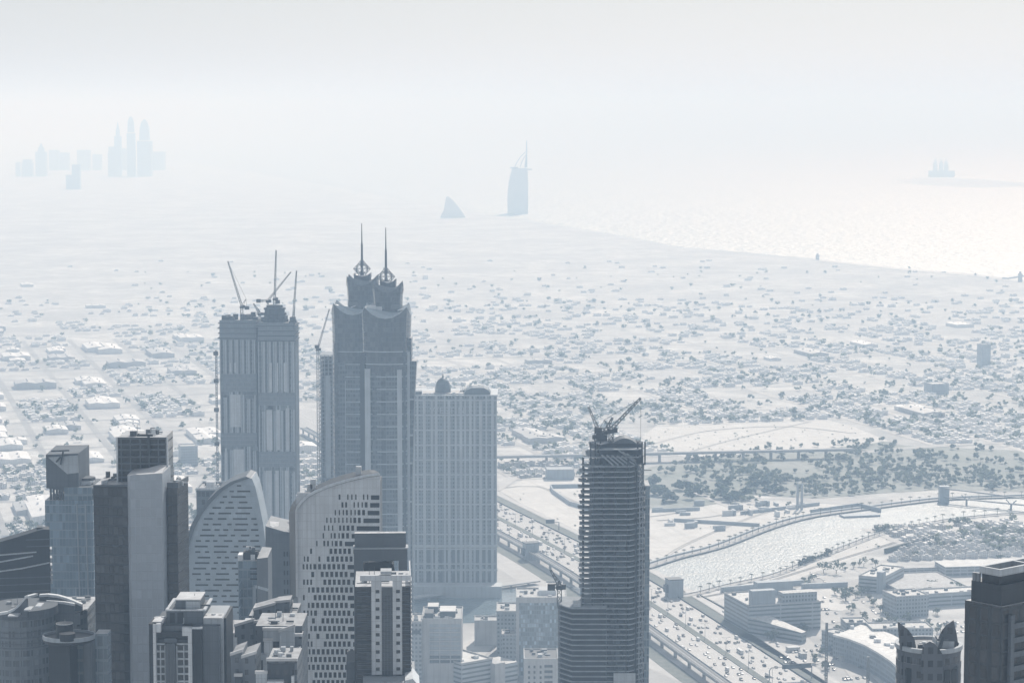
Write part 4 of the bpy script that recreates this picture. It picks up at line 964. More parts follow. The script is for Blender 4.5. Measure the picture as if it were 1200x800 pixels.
# ====== pair of unfinished apartment towers
def apt(label,x0,x1,ytop,Y,bands,light):
    S=Site('apartment_tower',label,'tower',(x0+x1)/2,ytop,Y); rt_=S.root; a,b=S.x(x0),S.x(x1); zt=S.z(ytop)
    m=MB(); m.box(a+.8,b-.8,1.5,34,0,zt-1); m.build('body',T['twin'],rt_)
    rg=random.Random(int(x0)); n=19; step=(b-a)/n
    for i in range(n+1):
        x=a+i*step; w=.38 if i%3 else .8; m=MB(); m.box(max(a,x-w),min(b,x+w),0,2.2,0,zt-(2 if i%2 else 5)); m.build('pier',T['piers'] if i%3!=1 else T['mid'],rt_)
    for y in (8,16,24,32):
        for xx in (a,b-.9):
            m=MB(); m.box(xx-.05,xx+.95,y,y+2,0,zt-3); m.build('pier',T['piers'],rt_)
    for px0,px1,p0,p1 in light:
        m=MB(); m.box(S.x(px0),S.x(px1),-.35,-.02,S.z(p1),S.z(p0)); m.build('pale_strip',T['lite'],rt_)
    for k_,(p0,p1) in enumerate(bands):
        m=MB(); m.box(a+.1,b-.1,-.3,-.06,S.z(p1),S.z(p0)); 
        for j in range(7): x=a+rg.random()*(b-a-4); h=rg.uniform(2,6); m.box(x,x+rg.uniform(2,5),-.28,-.08,S.z(p1)-h,S.z(p1)-.01) if k_ else None
        m.build('screen_band',T['screen'],rt_)
    m=MB()
    for j in range(18):
        x=a+rg.random()*(b-a-3); y=rg.uniform(0,25); m.box(x,x+rg.uniform(1.5,5),y,y+rg.uniform(2,6),zt-1.01,zt+rg.uniform(.6,3.8))
    m.build('formwork',T['net'],rt_)
    for j in range(4):
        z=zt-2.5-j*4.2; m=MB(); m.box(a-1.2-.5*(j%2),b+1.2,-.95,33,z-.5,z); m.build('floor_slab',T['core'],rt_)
    return S
Y=2000
S1=apt('left one of the two unfinished apartment towers, with pale vertical piers and dark screen bands',257,300,375,Y,[(375,398),(438,459),(507,523)],[(268,270.5,425,436),(274,276,425,436),(269,281,462,500),(272,284,526,640),(262,264,525,640)])
S2=apt('right one of the two unfinished apartment towers, with a stepped round crown under cranes',302,345.5,378,Y-12,[(378,399),(460,475),(529,547)],[(315,318,425,459),(324,325.5,425,459),(332,335.5,425,459),(311,318,480,527),(323,327,480,527),(334,338,478,527),(310,317,551,700),(321,325,551,700),(332,337,551,700)])
m=MB(); m.box(S1.x(299.5),S1.x(303.5),6,30,0,S1.z(384)); m.build('link_block',T['dark'],S1.root)
S=S2; rt_=S.root; cx=S.x(319.5); k=Y/F
for i,(r,p0,p1) in enumerate(((14.2,379,374.5),(12.5,374.4,371),(14,370.9,368.5),(11.8,368.4,364.5),(13,364.4,362.6),(9.6,362.5,359.5))):
    m=MB(); m.lathe([(r*k,S.z(p0)),(r*k,S.z(p1))],cx,18,16); m.build('crown_tier',T['net'] if i%2 else T['core'],rt_)
G='cranes on the pair of unfinished apartment towers'
px_crane('tall luffing crane on the left unfinished apartment tower, its long jib leaning left',283.5,377,283.5,361,267,306,Y+12,cj=(289.5,360.5),apex=(288.5,350),mat=steel)
px_crane('small luffing crane between the two unfinished apartment towers',304.5,380,304.5,369.5,297,355.5,Y+14,cj=(296.5,367.5),apex=(303,362),wm=1.4)
px_crane('upright luffing crane on the round crown with its jib pointing straight up',322,362,322,352,323.6,293,Y+6,cj=(325.5,353.5),apex=(321.5,342))
px_crane('slender crane whose thin jib leans right above the round crown',314,363,314,354.5,341,318.5,Y+20,cj=(303,352.3),apex=(314.5,352),wm=1.0,mat=conc)
px_crane('tall lattice crane climbing the right side of the unfinished apartment towers',346.3,700,346.3,378,347.5,317,Y-6,cj=(344,373),apex=(345.5,361))
m=MB(); b=at(256,640,Y-2); t=thing('construction_hoist','lattice hoist mast with platforms on the left side of the unfinished apartment towers','hoist',(b.x,b.y,0)); m.truss((0,0,0),(0,0,at(256,410,Y-2).z),1.3,t=.26,seg=110); m.build('mast',steel,t)
for py in (414,446,480,520): m=MB(); z=at(256,py,Y-2).z; m.box(-2.2,1.6,-1.6,1.6,z-1.6,z+1.6); m.build('platform',darkm,t)
# ================================================================== domed hotel
Y=2235; S=Site('domed_hotel','huge pale hazy hotel slab with a ribbed dome and arched corner pavilions','hotel',533,460,Y); rt_=S.root; k=Y/F
T['west']=facade('pale hotel wall',(.27,.31,.34),(.10,.125,.145),3.7,2.9,.5,.5,.6,roofc=(.45,.45,.45),var=.4)
T['west2']=plain('pale hotel pilasters',(.46,.50,.53),.6,.1,.06); T['west3']=plain('hotel dark bay',(.14,.17,.195),.5,.2,.1)
a,b=S.x(484),S.x(582); zt=S.z(464); 
m=MB(); m.box(a,b,1.2,52,0,zt); m.build('body',T['west'],rt_)
cols=[484,489,497,506,511,521,526,534,540,545,551,556,563,570,577,582]
for i,px_ in enumerate(cols):
    m=MB(); x=S.x(px_); w=.9 if i%2 else 1.4; m.box(max(a-.2,x-w),min(b+.2,x+w),0,1.3,0,zt-(0 if i%3 else 4)); m.build('pilaster',T['west2'],rt_)
for i in range(12):
    py=469+i*17.4; z=S.z(py); m=MB(); m.box(a-.3,b+.3,-.35,1.25,z-.6,z+.6); m.build('string_course',T['west2'],rt_)
rects=[]
for px_ in (487,501,509,516,524,531,537,543,559,566.5,574): 
    rects.append((S.x(px_-1.9),S.x(px_+1.9),S.z(664),S.z(642))); rects.append((S.x(px_-1.9),S.x(px_+1.9),S.z(684),S.z(671)))
panes(rt_,rects,T['west3'],.9,.28)
m=MB(); m.box(a-.8,b+.8,-.8,1.1,S.z(641),S.z(638)); m.box(a-.8,b+.8,-.8,1.1,S.z(668.5),S.z(666.5)); m.build('cornice',T['west2'],rt_)
m=MB(); m.box(a-1,b+1,-.9,53,zt,zt+1.2); m.build('cornice',T['west2'],rt_)
m=MB(); m.box(S.x(486),S.x(494),2,14,zt+1.2,S.z(459)); m.build('roof_pavilion',T['west3'],rt_)
m=MB(); m.box(S.x(544),S.x(574),2,22,zt+1.2,S.z(461)); m.prism([(S.x(544),2),(S.x(574),2),(S.x(574),22),(S.x(544),22)],S.z(461),[S.z(460.9)]*4); 
m.xz([(S.x(543.5),S.z(461)),(S.x(547),S.z(457)),(S.x(553),S.z(454.6)),(S.x(567),S.z(454.6)),(S.x(572),S.z(457)),(S.x(575),S.z(461))],1.5,22.5); m.build('roof_pavilion',T['west3'],rt_)
m=MB(); prof=[(9.5,461),(9.3,457),(8.9,455),(8.2,451.5),(6.4,448),(3.6,445.5),(1.3,444.3),(.8,442.5),(.25,440)]; m.lathe([(r*k,S.z(p)) for r,p in prof],S.x(518.5),16,20); m.build('dome',T['west3'],rt_)
m=MB(); m.box(S.x(495),S.x(543),4,30,zt+1.2,S.z(461.5)); m.build('plant_room',T['west'],rt_)
for px_ in (499,505,530,537):
    m=MB(); m.box(S.x(px_),S.x(px_+3.5),2,6,zt+1.2,S.z(460+px_%2)); m.build('roof_unit',T['cream'],rt_)
m=MB(); m.box(S.x(480),S.x(588),-22,-.9,0,S.z(687,-22) if S.z(687,-22)>4 else 9); m.build('podium',T['west2'],rt_)
cu=bpy.data.curves.new('sign','FONT'); cu.body='WESTIN'; cu.size=8.2; cu.extrude=.25; cu.align_x='CENTER'; cu.space_character=1.15; cu.materials.append(T['west2'])
tmp=bpy.data.objects.new('sign_text',cu); sme=bpy.data.meshes.new_from_object(tmp); bpy.data.objects.remove(tmp); so_=bpy.data.objects.new('sign',sme); C.objects.link(so_); so_.parent=rt_; so_.location=(S.x(524),-.75,S.z(484)); so_.rotation_euler=(math.pi/2,0,0)
px_crane('small white roof crane leaning right beside the pale hotel dome',541,463,541,460,553,452,Y+20,wm=.8,mat=white)
# ================================================================== mid blocks between the towers
def block(name,label,cat,x0,x1,ytop,Y,d,mat,rz=0,extra=None,roof=True,cut=None):
    S=Site(name,label,cat,(x0+x1)/2,ytop,Y,rz); a,b=S.x(x0),S.x(x1); zt=S.z(ytop)
    m=MB(); m.box(a,b,0,d,0,zt); m.build('body',mat,S.root)
    if roof:
        m=MB()
        for q in ((a-.2,b+.2,-.2,.5),(a-.2,b+.2,d-.5,d+.2),(a-.2,a+.5,.5,d-.5),(b-.5,b+.2,.5,d-.5)): m.box(*q,zt,zt+1.1)
        m.build('parapet',T['lite'],S.root)
        m=MB(); m.box(a+(b-a)*.3,a+(b-a)*.6,d*.3,d*.6,zt+.01,zt+3); m.build('plant_room',T['cream'],S.root)
    return S,a,b,zt
S,a,b,zt=block('office_block','plain grey block peeking out behind the left curve of the crescent tower','office block',230,262,574,1640,22,T['jw'])
S,a,b,zt=block('grey_tower','slate grey tower with a folded glass roof between crescent and curved tower','tower',311,345,624,1380,24,T['mid'],roof=False)
m=MB(); m.prism([(a,0),(a+8,-1),(b,0),(b,24),(a,24)],zt,[S.z(616),S.z(622),S.z(624),S.z(623),S.z(615)]); m.build('folded_roof',T['mid'],S.root)
m=MB(); m.prism([(S.x(316),2),(S.x(325),2),(S.x(324),12),(S.x(313),12)],S.z(623.5),[S.z(616.5),S.z(621.5),S.z(617),S.z(616)]); m.build('roof_glass',T['roof'],S.root)
for x in (332,335.5,339):
    m=MB()
    for i in range(24): m.box(S.x(x),S.x(x+2),-.1,-.01,zt-10-i*4,zt-8-i*4)
    m.build('window_column',T['win'],S.root)
S,a,b,zt=block('glass_office','pale blue glass office with black rooftop lettering panel before the crescent tower','office block',279,301,657,1290,20,T['blueglass2'],roof=False)
m=MB(); m.box(S.x(278.5),S.x(284),.2,6,zt,S.z(650)); m.build('corner_block',white,S.root)
m=MB(); m.box(S.x(284.2),S.x(301),3,9,zt,S.z(648)); m.build('plant_screen',T['dark'],S.root)
m=MB(); m.box(S.x(293),S.x(298),2,5,zt,S.z(651)); m.build('roof_unit',white,S.root)
m=MB(); m.xz([(S.x(276),0),(S.x(288),0),(S.x(281.5),S.z(676))],-6,-.1); m.build('pointed_fin',T['blueglass'],S.root)
m=MB(); m.prism([(S.x(301.1),-.5),(S.x(312),6),(S.x(312),22),(S.x(301.1),20)],0,[S.z(654),S.z(656),S.z(653),S.z(651)]); m.build('side_wing',T['mid'],S.root)
for py in (665,671,677): m=MB(); m.box(S.x(293),S.x(301.3),-.15,-.02,S.z(py+1.8),S.z(py)); m.build('window',T['win'],S.root)
m=MB(); m.bar((S.x(298),-1,S.z(686)),(S.x(311),5.5,S.z(694)),1.1); m.bar((S.x(298),-1,S.z(686)),(S.x(298),-1,S.z(760)),1.1); m.build('angled_frame',T['piers'],S.root)
# ---- stepped residential tower, bottom left
Y=900; S=Site('stepped_tower','pale and dark banded apartment tower with a stepped rooftop block','tower',222,730,Y); k=S.Y/F; rt_=S.root
def bx(nm,mt,x0,x1,y0,y1,pt,pb=None): 
    m=MB(); m.box(S.x(x0),S.x(x1),y0,y1,S.z(pb) if pb else 0,S.z(pt)); return m.build(nm,mt,rt_)
bx('body',T['mid'],177,256,2,22,735)
bx('corner_bay',T['dark'],174,179.5,.5,10,731); bx('pale_pier',T['cream'],179,182.5,0,6,731); bx('pale_pier',T['cream'],220,224.5,0,6,736)
bx('head_band',T['cream'],179,188,.4,6,731,741); bx('head_band',T['cream'],213,224,.4,6,735,745)
bx('dark_bay',T['dark'],224.5,236,1,12,736); bx('wing',T['lite'],236,259,4.5,22,728); bx('dark_bay',T['dark'],256,262,6,22,729)
for i,(x0,x1) in enumerate(((182.5,186),(187,191.5),(206.5,213),(215.5,220))):
    for j in range(11):
        py=757+j*8.8
        if py>806: break
        m=MB(); m.box(S.x(x0),S.x(x1),1.7,2.4,S.z(py+6),S.z(py)); m.build('window',T['win'],rt_)
for j in range(8):
    py=754+j*8.8; bx('balcony',T['lite'],182,192,1.2,1.9,py,py+2.2); bx('balcony',T['lite'],206,220,1.2,1.9,py,py+2.2)
for x in (186.2,191.6,205.5,213.6): bx('pale_pier',T['lite'],x,x+1.3,1.0,2.2,757)
bx('centre_bay',T['sheet'],193,205,.2,2.2,754); bx('centre_frame',T['mid'],192,206.4,.6,2.1,748,753)
bx('head_band',T['dark'],182.5,220,.9,2.1,741,747); bx('head_band',T['dark'],182.5,220,1.0,2.15,749.5,754)
for x in (196,199,202): bx('mullion',T['mid'],x,x+.5,.05,.3,753)
bx('slot_window',T['win'],246,248,4.2,4.8,756); bx('slot_window',T['win'],240,244,4.2,4.8,742,752); bx('slot_window',T['win'],250,254,4.2,4.8,738,750)
bx('upper_block',T['mid'],192,236,5,20,719.5,736)
m=MB()
for q in ((191.6,196,4.7,20.3),(235.6,241.3,4.7,20.3)): m.box(S.x(q[0])-.1,S.x(q[0])+.7,q[2],q[3],S.z(719.5),S.z(717.6))
m.box(S.x(192),S.x(236),4.6,5.3,S.z(719.5),S.z(718)); m.build('parapet',T['cream'],rt_)
bx('tower_block',T['mid'],202,231,7,17,709,719.4); bx('pale_face',T['lite'],214,230.8,6.7,7,710,720); bx('roof_slab',T['roof'],201.6,231.4,6.6,17.4,707.6,708.9)
bx('recess',T['dark'],196,202,4.8,5.2,722,734); bx('recess',T['dark'],205,212,4.8,5.2,722,734)  # charcoal panels laid on the upper block, recess shade painted by colour
for x0,x1,p in ((174.5,181,729.6),(183,190,729),(242,250,725.6),(250,258,727)):
    m=MB(); m.lathe([(2.6*k,S.z(p+2)),(2.6*k,S.z(p))],S.x((x0+x1)/2),8,12); m.build('roof_tank',T['cream'],rt_)
bx('roof_edge',T['roof'],177,190,2,9,729.8,731.4); bx('roof_edge',T['roof'],236,258,4,10,727,728.4); bx('roof_edge',T['cream'],222,236.5,.6,1.3,735,737.2)
# ---- cluster of stepped roofs, bottom centre-left
def stepped(name,label,Y,px,py,parts):
    S=Site(name,label,'apartment block',px,py,Y)
    for nm,mt,x0,x1,y0,y1,pt,pb,ed in parts:
        m=MB(); a,b=S.x(x0),S.x(x1)
        if isinstance(pt,tuple): m.prism([(a,y0),(b,y0),(b,y1),(a,y1)],S.z(pb) if pb else 0,[S.z(pt[0]),S.z(pt[1]),S.z(pt[1]),S.z(pt[0])])
        else: m.box(a,b,y0,y1,S.z(pb) if pb else 0,S.z(pt))
        m.build(nm,mt,S.root)
        if ed:
            pa,pb_=(pt if isinstance(pt,tuple) else (pt,pt)); m=MB()
            m.loft([[(a-.2,y0-.3,S.z(pa)+.01),(a-.2,y0-.3,S.z(pa)+.8),(a-.2,y0+.6,S.z(pa)+.8),(a-.2,y0+.6,S.z(pa)+.01)],[(b+.2,y0-.3,S.z(pb_)+.01),(b+.2,y0-.3,S.z(pb_)+.8),(b+.2,y0+.6,S.z(pb_)+.8),(b+.2,y0+.6,S.z(pb_)+.01)]])
            m.build('roof_edge',T['roof'],S.root)
    return S
DK,MD,LT,CR=facade('charcoal apartment walls',(.055,.067,.08),(.02,.026,.033),3.1,2.3,.55,.5,.5,var=.5),facade('slate apartment walls',(.135,.155,.178),(.04,.05,.062),3.1,2.7,.35,.45,.55,var=.5,roofc=(.32,.33,.34)),T['lite'],T['cream']
stepped('roof_terrace_block','slate apartment block with a tall gabled roof wall before the grey tower',1050,320,720,[('gable_wall',MD,297,322,0,12,(715,708),None,1),('gable_wall',MD,322,339,1.5,12,(707.5,705.5),None,1),('sunlit_roof',T['roof'],322,339,2.5,14,(711,713),716,0),
  ('body',MD,290,345,4,24,724,None,0),('low_wall',MD,319,333,-1,2,(724,721),None,1)])
stepped('stepped_block','dark apartment block with long slanting white roof edges beside the stepped tower',980,290,735,[('body',DK,262,300,3,22,744,None,0),('slant_wall',MD,275,297,0,3,(734,727),None,1),('slant_wall',MD,297,310,1,5,(731,728),None,1),('pale_bay',CR,273,278,-.5,4,746,None,0),('pale_bay',LT,267,281,2.2,6,746,None,1),('bay',MD,292,296,-.3,4,731,None,0),('roof_unit',CR,284,291,5,9,731,744,0),
  ('corner_tower',MD,264,275,5,14,748,None,0)])
S=stepped('terraced_block','grey terraced apartment block with pale curved balconies and glass bays',940,335,740,[('body',MD,297,352,6,24,738,None,0),('pale_drum',LT,308,333,1,6,739,752,1),('pale_wing',CR,309,319,0,4,(751,750),None,1),('dark_bay',DK,318,340,2,7,752,None,0),('slant_wall',LT,327,345,.4,2,(741,734.5),None,1),('bay',MD,345,353,1,8,746,None,1),
  ('shelf',CR,334,352,-1.5,1,(763,757),(766),0),('dark_bay',DK,334,353,-1,.2,764,None,0),('gate_wall',LT,297,313,-.5,2,766,None,0),('bay',DK,302.5,308,-1,-.5,772,None,0)])
S=stepped('low_roof_block','low block with a bright flat roof edge around a dark sunken terrace',880,330,775,[('gable_wall',MD,270,283.5,1,14,(769,764),None,1),('gable_wall',MD,283.5,299.5,0,14,(771,765.5),None,1),('body',MD,313,348,0,16,774,None,1),('terrace_void',DK,314.5,345,-.3,0,776,None,0),('terrace_floor',CR,314,333,-3,-.4,795,None,0),('parapet',LT,300,313,-1,3,788,None,1),('low_bay',DK,276,284,-2,1,790,None,1),('post',CR,342,345,-2,-.5,790,None,0)])
# ---- bottom-left: round towers with curved fins and a disc terrace
Y=980; S=Site('round_tower','slate round tower with swept white roof fins at the lower left corner','tower',20,725,Y); k=S.Y/F; rt_=S.root
def drum(nm,mt,cx,r,pt,pb=None,cy=None,n=36):
    m=MB(); m.lathe([(r*k,S.z(pb) if pb else 0),(r*k,S.z(pt))],S.x(cx),r*k if cy is None else cy,n); return m.build(nm,mt,rt_)
T['round']=facade('slate banded tower',(.15,.175,.20),(.075,.09,.106),3.0,1.7,.7,.6,.5,var=.45)
drum('shaft',T['round'],12,41,725,None,16); 
for py in (746,752,759,764): drum('ledge',T['mid'],12,41.6,py,py+1.2,16)
drum('head',T['mid'],14,42.2,721,731,16)
def curve_fin(pts,y0,y1,mt=T['mid'],edge=True,low=725):
    m=MB(); P_=[(S.x(x),S.z(y)) for x,y in pts]; m.xz([(P_[0][0],S.z(low))]+P_+[(P_[-1][0],S.z(low))],y0,y1); m.build('roof_fin',mt,rt_)
    m=MB(); m.loft([[(x,y0-.2,z+.02),(x,y0-.2,z+.75),(x,y1+.2,z+.75),(x,y1+.2,z+.02)] for x,z in P_]); m.build('fin_edge',T['cream'],rt_)
curve_fin([(-4,723),(6,721.5),(14,718),(21,712),(27,705),(30,702)],3,4.2)
m=MB(); m.bar((S.x(29),3,S.z(701.6)),(S.x(35),10,S.z(704)),1.2,.7); m.build('fin_edge',T['cream'],rt_)
for x0,x1,p in ((10,22,720),(29,37,713),(42,49,709)):
    m=MB(); m.box(S.x(x0),S.x(x1),-1,4,S.z(p+1.6),S.z(p)); m.build('roof_canopy',T['cream'],rt_)
Y=1010; S=Site('fin_roof_block','slate block with a bow shaped white roof fin beside the round tower','tower',75,715,Y); k=S.Y/F; rt_=S.root
m=MB(); m.prism([(S.x(46),2),(S.x(60),0),(S.x(90),0),(S.x(99),5),(S.x(99),24),(S.x(46),24)],0,S.z(717)); m.build('body',T['round'],rt_)
curve_fin([(45,700.5),(55,699.8),(66,701),(77,704),(87,708),(95,711.5)],1.6,3,low=717)
curve_fin([(55,705.5),(64,706),(76,707),(88,709)],-.6,.2,low=717)
m=MB(); m.box(S.x(54),S.x(94),-.5,-.02,S.z(731),S.z(717.5)); m.build('head_band',T['mid'],rt_)
m=MB(); m.box(S.x(95.5),S.x(99.5),4,8,S.z(718),S.z(716.4)); m.build('roof_light',T['cream'],rt_)
Y=930; S=Site('disc_terrace_tower','dark tower carrying a wide lens shaped roof disc with a round drum on top','tower',77,752,Y); k=S.Y/F; rt_=S.root
m=MB(); N=48; rx,ry=31*k,12*k*2.2; cy_=ry
def ell(s,z): return [(S.x(76)+rx*s*math.cos(2*math.pi*i/N),cy_+ry*s*math.sin(2*math.pi*i/N),z+ (0)) for i in range(N)]
z_=S.z(751); m.loft([ell(.9,z_-6*k),ell(.99,z_-4*k),ell(1,z_)]); m.build('roof_disc',T['dark'],rt_)
m=MB(); m.loft([ell(1.012,z_-.5),ell(1.012,z_+.7),ell(.985,z_+.7),ell(.985,z_-.5),ell(1.012,z_-.5)],False); m.build('disc_rim',T['piers'],rt_)
m=MB(); m.lathe([(10*k,z_),(10*k,S.z(735))],S.x(71),cy_,28); m.build('drum',T['dark'],rt_)
m=MB(); m.lathe([(10.3*k,S.z(735.6)),(10.3*k,S.z(735.0)),(9.5*k,S.z(735.0)),(9.5*k,S.z(735.6))],S.x(71),cy_,28); m.build('drum_rim',T['cream'],rt_)
m=MB(); m.lathe([(9.5*k,z_),(9.5*k,S.z(742.5))],S.x(78),cy_-5,28); m.build('drum',T['dark'],rt_)
m=MB(); m.box(S.x(50),S.x(75.5),8,24,0,z_-6*k-.1); m.build('shaft',T['dark'],rt_)
m=MB(); m.box(S.x(87),S.x(97),14,20,0,z_-6*k-.1); m.build('shaft',T['mid'],rt_)
m=MB(); m.box(S.x(75.5),S.x(87),20,26,0,S.z(762)); m.box(S.x(97),S.x(112),20,26,0,S.z(760)); m.build('glass_wing',T['blueglass2'],rt_)

# ---- roof clutter on the near roofs: coolers, tanks, ducts, masts
def clutter(root,x0,x1,y0,y1,z,n,seed):
    rg=random.Random(seed)
    for i in range(n):
        x,y=rg.uniform(x0,x1),rg.uniform(y0,y1); m=MB(); k_=rg.random()
        if k_<.5: a,b,c=rg.uniform(.8,2),rg.uniform(.8,1.6),rg.uniform(.7,1.6); m.box(x,x+a,y,y+b,z+.02,z+c); nm='roof_unit'
        elif k_<.7: m.tube((x,y,z+.02),(x,y,z+rg.uniform(1,1.8)),rg.uniform(.5,.9),n=10); nm='roof_tank'
        elif k_<.9: m.box(x,x+rg.uniform(2,4.5),y,y+.5,z+.3,z+.8); nm='roof_duct'
        else: m.tube((x,y,z+.02),(x,y,z+rg.uniform(2.5,5)),.12,.06,5); nm='roof_antenna'
        m.build(nm,rg.choice((steel,T['mid'],T['cream'],T['lite'])),root)
for o in list(bpy.data.objects):
    if o.parent and o.name.split('.')[0] in ('body','gable_wall','dark_wing','crown_block','upper_block','upper_glass','shaft','plant_screen') and o.parent.location.y<1200 and o.parent.get('category') in ('tower','apartment block','office block'):
        vs=[v.co for v in o.data.vertices]; zt=max(v.z for v in vs); tv=[v for v in vs if v.z>zt-.05]
        if len(tv)<4: continue
        x0,x1,y0,y1=min(v.x for v in tv),max(v.x for v in tv),min(v.y for v in tv),max(v.y for v in tv)
        if x1-x0<4 or y1-y0<5: continue
        r_=.3 if len(tv)>12 else .12
        clutter(o.parent,x0+(x1-x0)*r_,x1-(x1-x0)*r_-1.5,y0+(y1-y0)*r_,y1-(y1-y0)*r_-1.5,zt,9,int(x0*7+zt))
# ================================================================== low buildings near the highway
L={}
L['off']=facade('pale office floors',(.40,.43,.455),(.10,.125,.145),3.6,30,.97,.42,.6,roofc=(.52,.53,.53),var=.3,grough=.3)
L['off2']=facade('grey office windows',(.33,.36,.385),(.10,.125,.145),3.5,3.0,.55,.5,.6,roofc=(.45,.46,.46),var=.4,grough=.25)
L['glass']=facade('mirror glass block',(.24,.28,.31),(.16,.20,.23),3.6,1.8,.85,.8,.3,roofc=(.52,.53,.53),var=.8,grough=.08)
L['park']=facade('open parking decks',(.42,.44,.455),(.16,.18,.20),3.4,7.5,.9,.62,.7,roofc=(.40,.41,.42),var=.4,grough=.7)
L['wall']=plain('cream render',(.44,.455,.465),.75,.15,.1); L['roofw']=plain('white membrane roof',(.60,.61,.61),.8,.15,.1,False)
def low(name,label,cat,px,py,w,d,h,mat,rz=None,boxes=(),para=True,z0=0):
    """building whose near-left base corner is at the pixel; local x across, y away"""
    p=gp(px,py); t=thing(name,label,cat,(p.x,p.y,z0),ea if rz is None else rz)
    m=MB(); m.box(0,w,0,d,0,h); m.build('body',mat,t)
    if para:
        m=MB()
        for q in ((-.15,w+.15,-.15,.45),(-.15,w+.15,d-.45,d+.15),(-.15,.45,.45,d-.45),(w-.45,w+.15,.45,d-.45)): m.box(*q,h+.003,h+1.1)
        m.build('parapet',L['wall'],t)
    for nm,mt,x0,x1,y0,y1,za,zb in boxes:
        m=MB(); m.box(x0,x1,y0,y1,za,zb); m.build(nm,mt,t)
    return t
def units(t,w,d,h,n,seed,name='roof_unit'):
    rg=random.Random(seed)
    for i in range(n):
        x,y=rg.uniform(2,w-6),rg.uniform(2,d-6); m=MB(); a,b,c=rg.uniform(1.5,4),rg.uniform(1.5,4),rg.uniform(1,2.4); m.box(x,x+a,y,y+b,h+.01,h+c); m.build(name,rg.choice((steel,T['cream'],T['mid'])),t)
def bylow(px0,px1,pt,Y): # helper for front-on near low blocks
    return at(px0,pt,Y).x,at(px1,pt,Y).x,at(px0,pt,Y).z
# canal-side blocks left of the unfinished tower (front-on)
def front(name,label,cat,x0,x1,pt,Y,d,mat,rz=0,**k):
    a,b,h=bylow(x0,x1,pt,Y); t=thing(name,label,cat,(a,Y,0),rz); w=b-a
    m=MB(); m.box(0,w,0,d,0,h); m.build('body',mat,t)
    m=MB()
    for q in ((-.15,w+.15,-.15,.5),(-.15,w+.15,d-.5,d+.15),(-.15,.5,.5,d-.5),(w-.5,w+.15,.5,d-.5)): m.box(*q,h+.003,h+1.2)
    m.build('parapet',L['wall'],t); return t,w,h
t,w,h=front('apartment_block','pale apartment block with a gridded front and cluttered dark roof beside the canal','apartment block',494,541,726,1830,46,L['wall'])
for i in range(9):
    for j in range(3):
        m=MB(); m.box(w*(.2+.265*j),w*(.2+.265*j)+w*.24,-.3,-.02,h-5.5-i*3.55,h-3.2-i*3.55); m.build('window',T['piers'] if i<7 else T['mid'],t)
for i in range(9): m=MB(); m.box(w*.18,w,-.7,-.05,h-6.3-i*3.55,h-5.52-i*3.55); m.build('balcony_band',L['wall'],t)
units(t,w,46,h,26,4)
for q in ((2,9,4,20),(14,26,10,30),(4,12,28,42)): m=MB(); m.box(*q,h+.02,h+4.5); m.build('stair_house',T['mid'],t)
for q in ((14,26,10,30),(4,12,28,42)): m=MB(); m.box(q[0]-.3,q[1]+.3,q[2]-.3,q[3]+.3,h+4.51,h+5); m.build('roof_slab',L['roofw'],t)
t,w,h=front('apartment_block','narrow pale block joined to the left end of the gridded apartment block','apartment block',481,494,729,1825,30,L['off2'])
m=MB(); m.box(1,w-1,-.3,-.02,h-9,h-6); m.build('window',T['mid'],t); units(t,w,30,h,5,8)
b=gp(577,792); a,bb,h=bylow(545,577,738,1850)
t=thing('office_block','white L shaped office with long window bands and a bright flat roof by the canal','office block',(at(577,750,1840).x,1840,0),R(38))
for nm,q in (('body',(-34,0,0,26)),):
    m=MB(); m.box(-30,0,0,52,0,27); m.build(nm,L['off'],t)
m=MB(); m.box(0,22,-4,20,0,23); m.build('wing',L['off'],t)
m=MB(); m.box(-2,8,-6,10,0,25); m.build('stair_tower',L['wall'],t)
m=MB(); m.box(-29.5,-.5,.5,51.5,27.003,27.4); m.build('roof_deck',L['roofw'],t)
m=MB(); 
for q in ((-30.2,.2,-.2,.4),(-30.2,.2,51.6,52.2),(-30.2,-29.6,.4,51.6),(-.4,.2,.4,51.6)): m.box(*q,27.41,28.6)
m.build('parapet',L['wall'],t)
rg=random.Random(9)
for i in range(14):
    x,y=rg.uniform(-27,-6),rg.uniform(3,46); m=MB(); m.box(x,x+rg.uniform(2,5),y,y+rg.uniform(1.5,3),27.41,27.4+rg.uniform(1,2.2)); m.build('roof_unit',rg.choice((steel,T['mid'],T['cream'])),t)
t,w,h=front('glass_block','wide mirror glass office block with a pale frame left of the unfinished tower','office block',605,664,701,1900,40,L['glass'])
m=MB(); m.box(-.2,2.4,-.5,-.02,0,h+1.2); m.box(w-10,w,-.5,-.02,h-3,h+1.2); m.box(2.41,w-10,-.5,-.02,h-3.4,h+1.2); m.build('frame',L['wall'],t); units(t,w,40,h,9,31)
m=MB(); m.box(w*.45,w*.8,14,30,h+.02,h+4); m.build('plant_room',T['cream'],t)
t,w,h=front('office_block','small pale block with a bright roof between the canal and the mirror glass block','office block',582,606,717,1960,36,L['off2']); units(t,w,36,h,8,17)
t,w,h=front('corner_block','low pale block with a sunken roof at the foot of the unfinished tower','office block',614,654,773,1720,34,L['wall'])
for i,x in enumerate((3,7,11.5)):
    for j in range(6): m=MB(); m.box(x,x+1.5,-.12,-.01,h-6-j*4,h-4-j*4); m.build('window',T['mid'],t)
for j in range(6): m=MB(); m.box(15,21,-.12,-.01,h-5.5-j*4,h-3.5-j*4); m.build('window',T['mid'],t)
m=MB(); m.box(.5,w-.5,.5,33.5,h+.01,h+.3); m.build('roof_deck',T['mid'],t); units(t,w,34,h,10,3)
t,w,h=front('office_block','low white block on the canal bank behind the L shaped office','office block',556,584,728,2010,20,L['wall']); units(t,w,20,h,7,71)
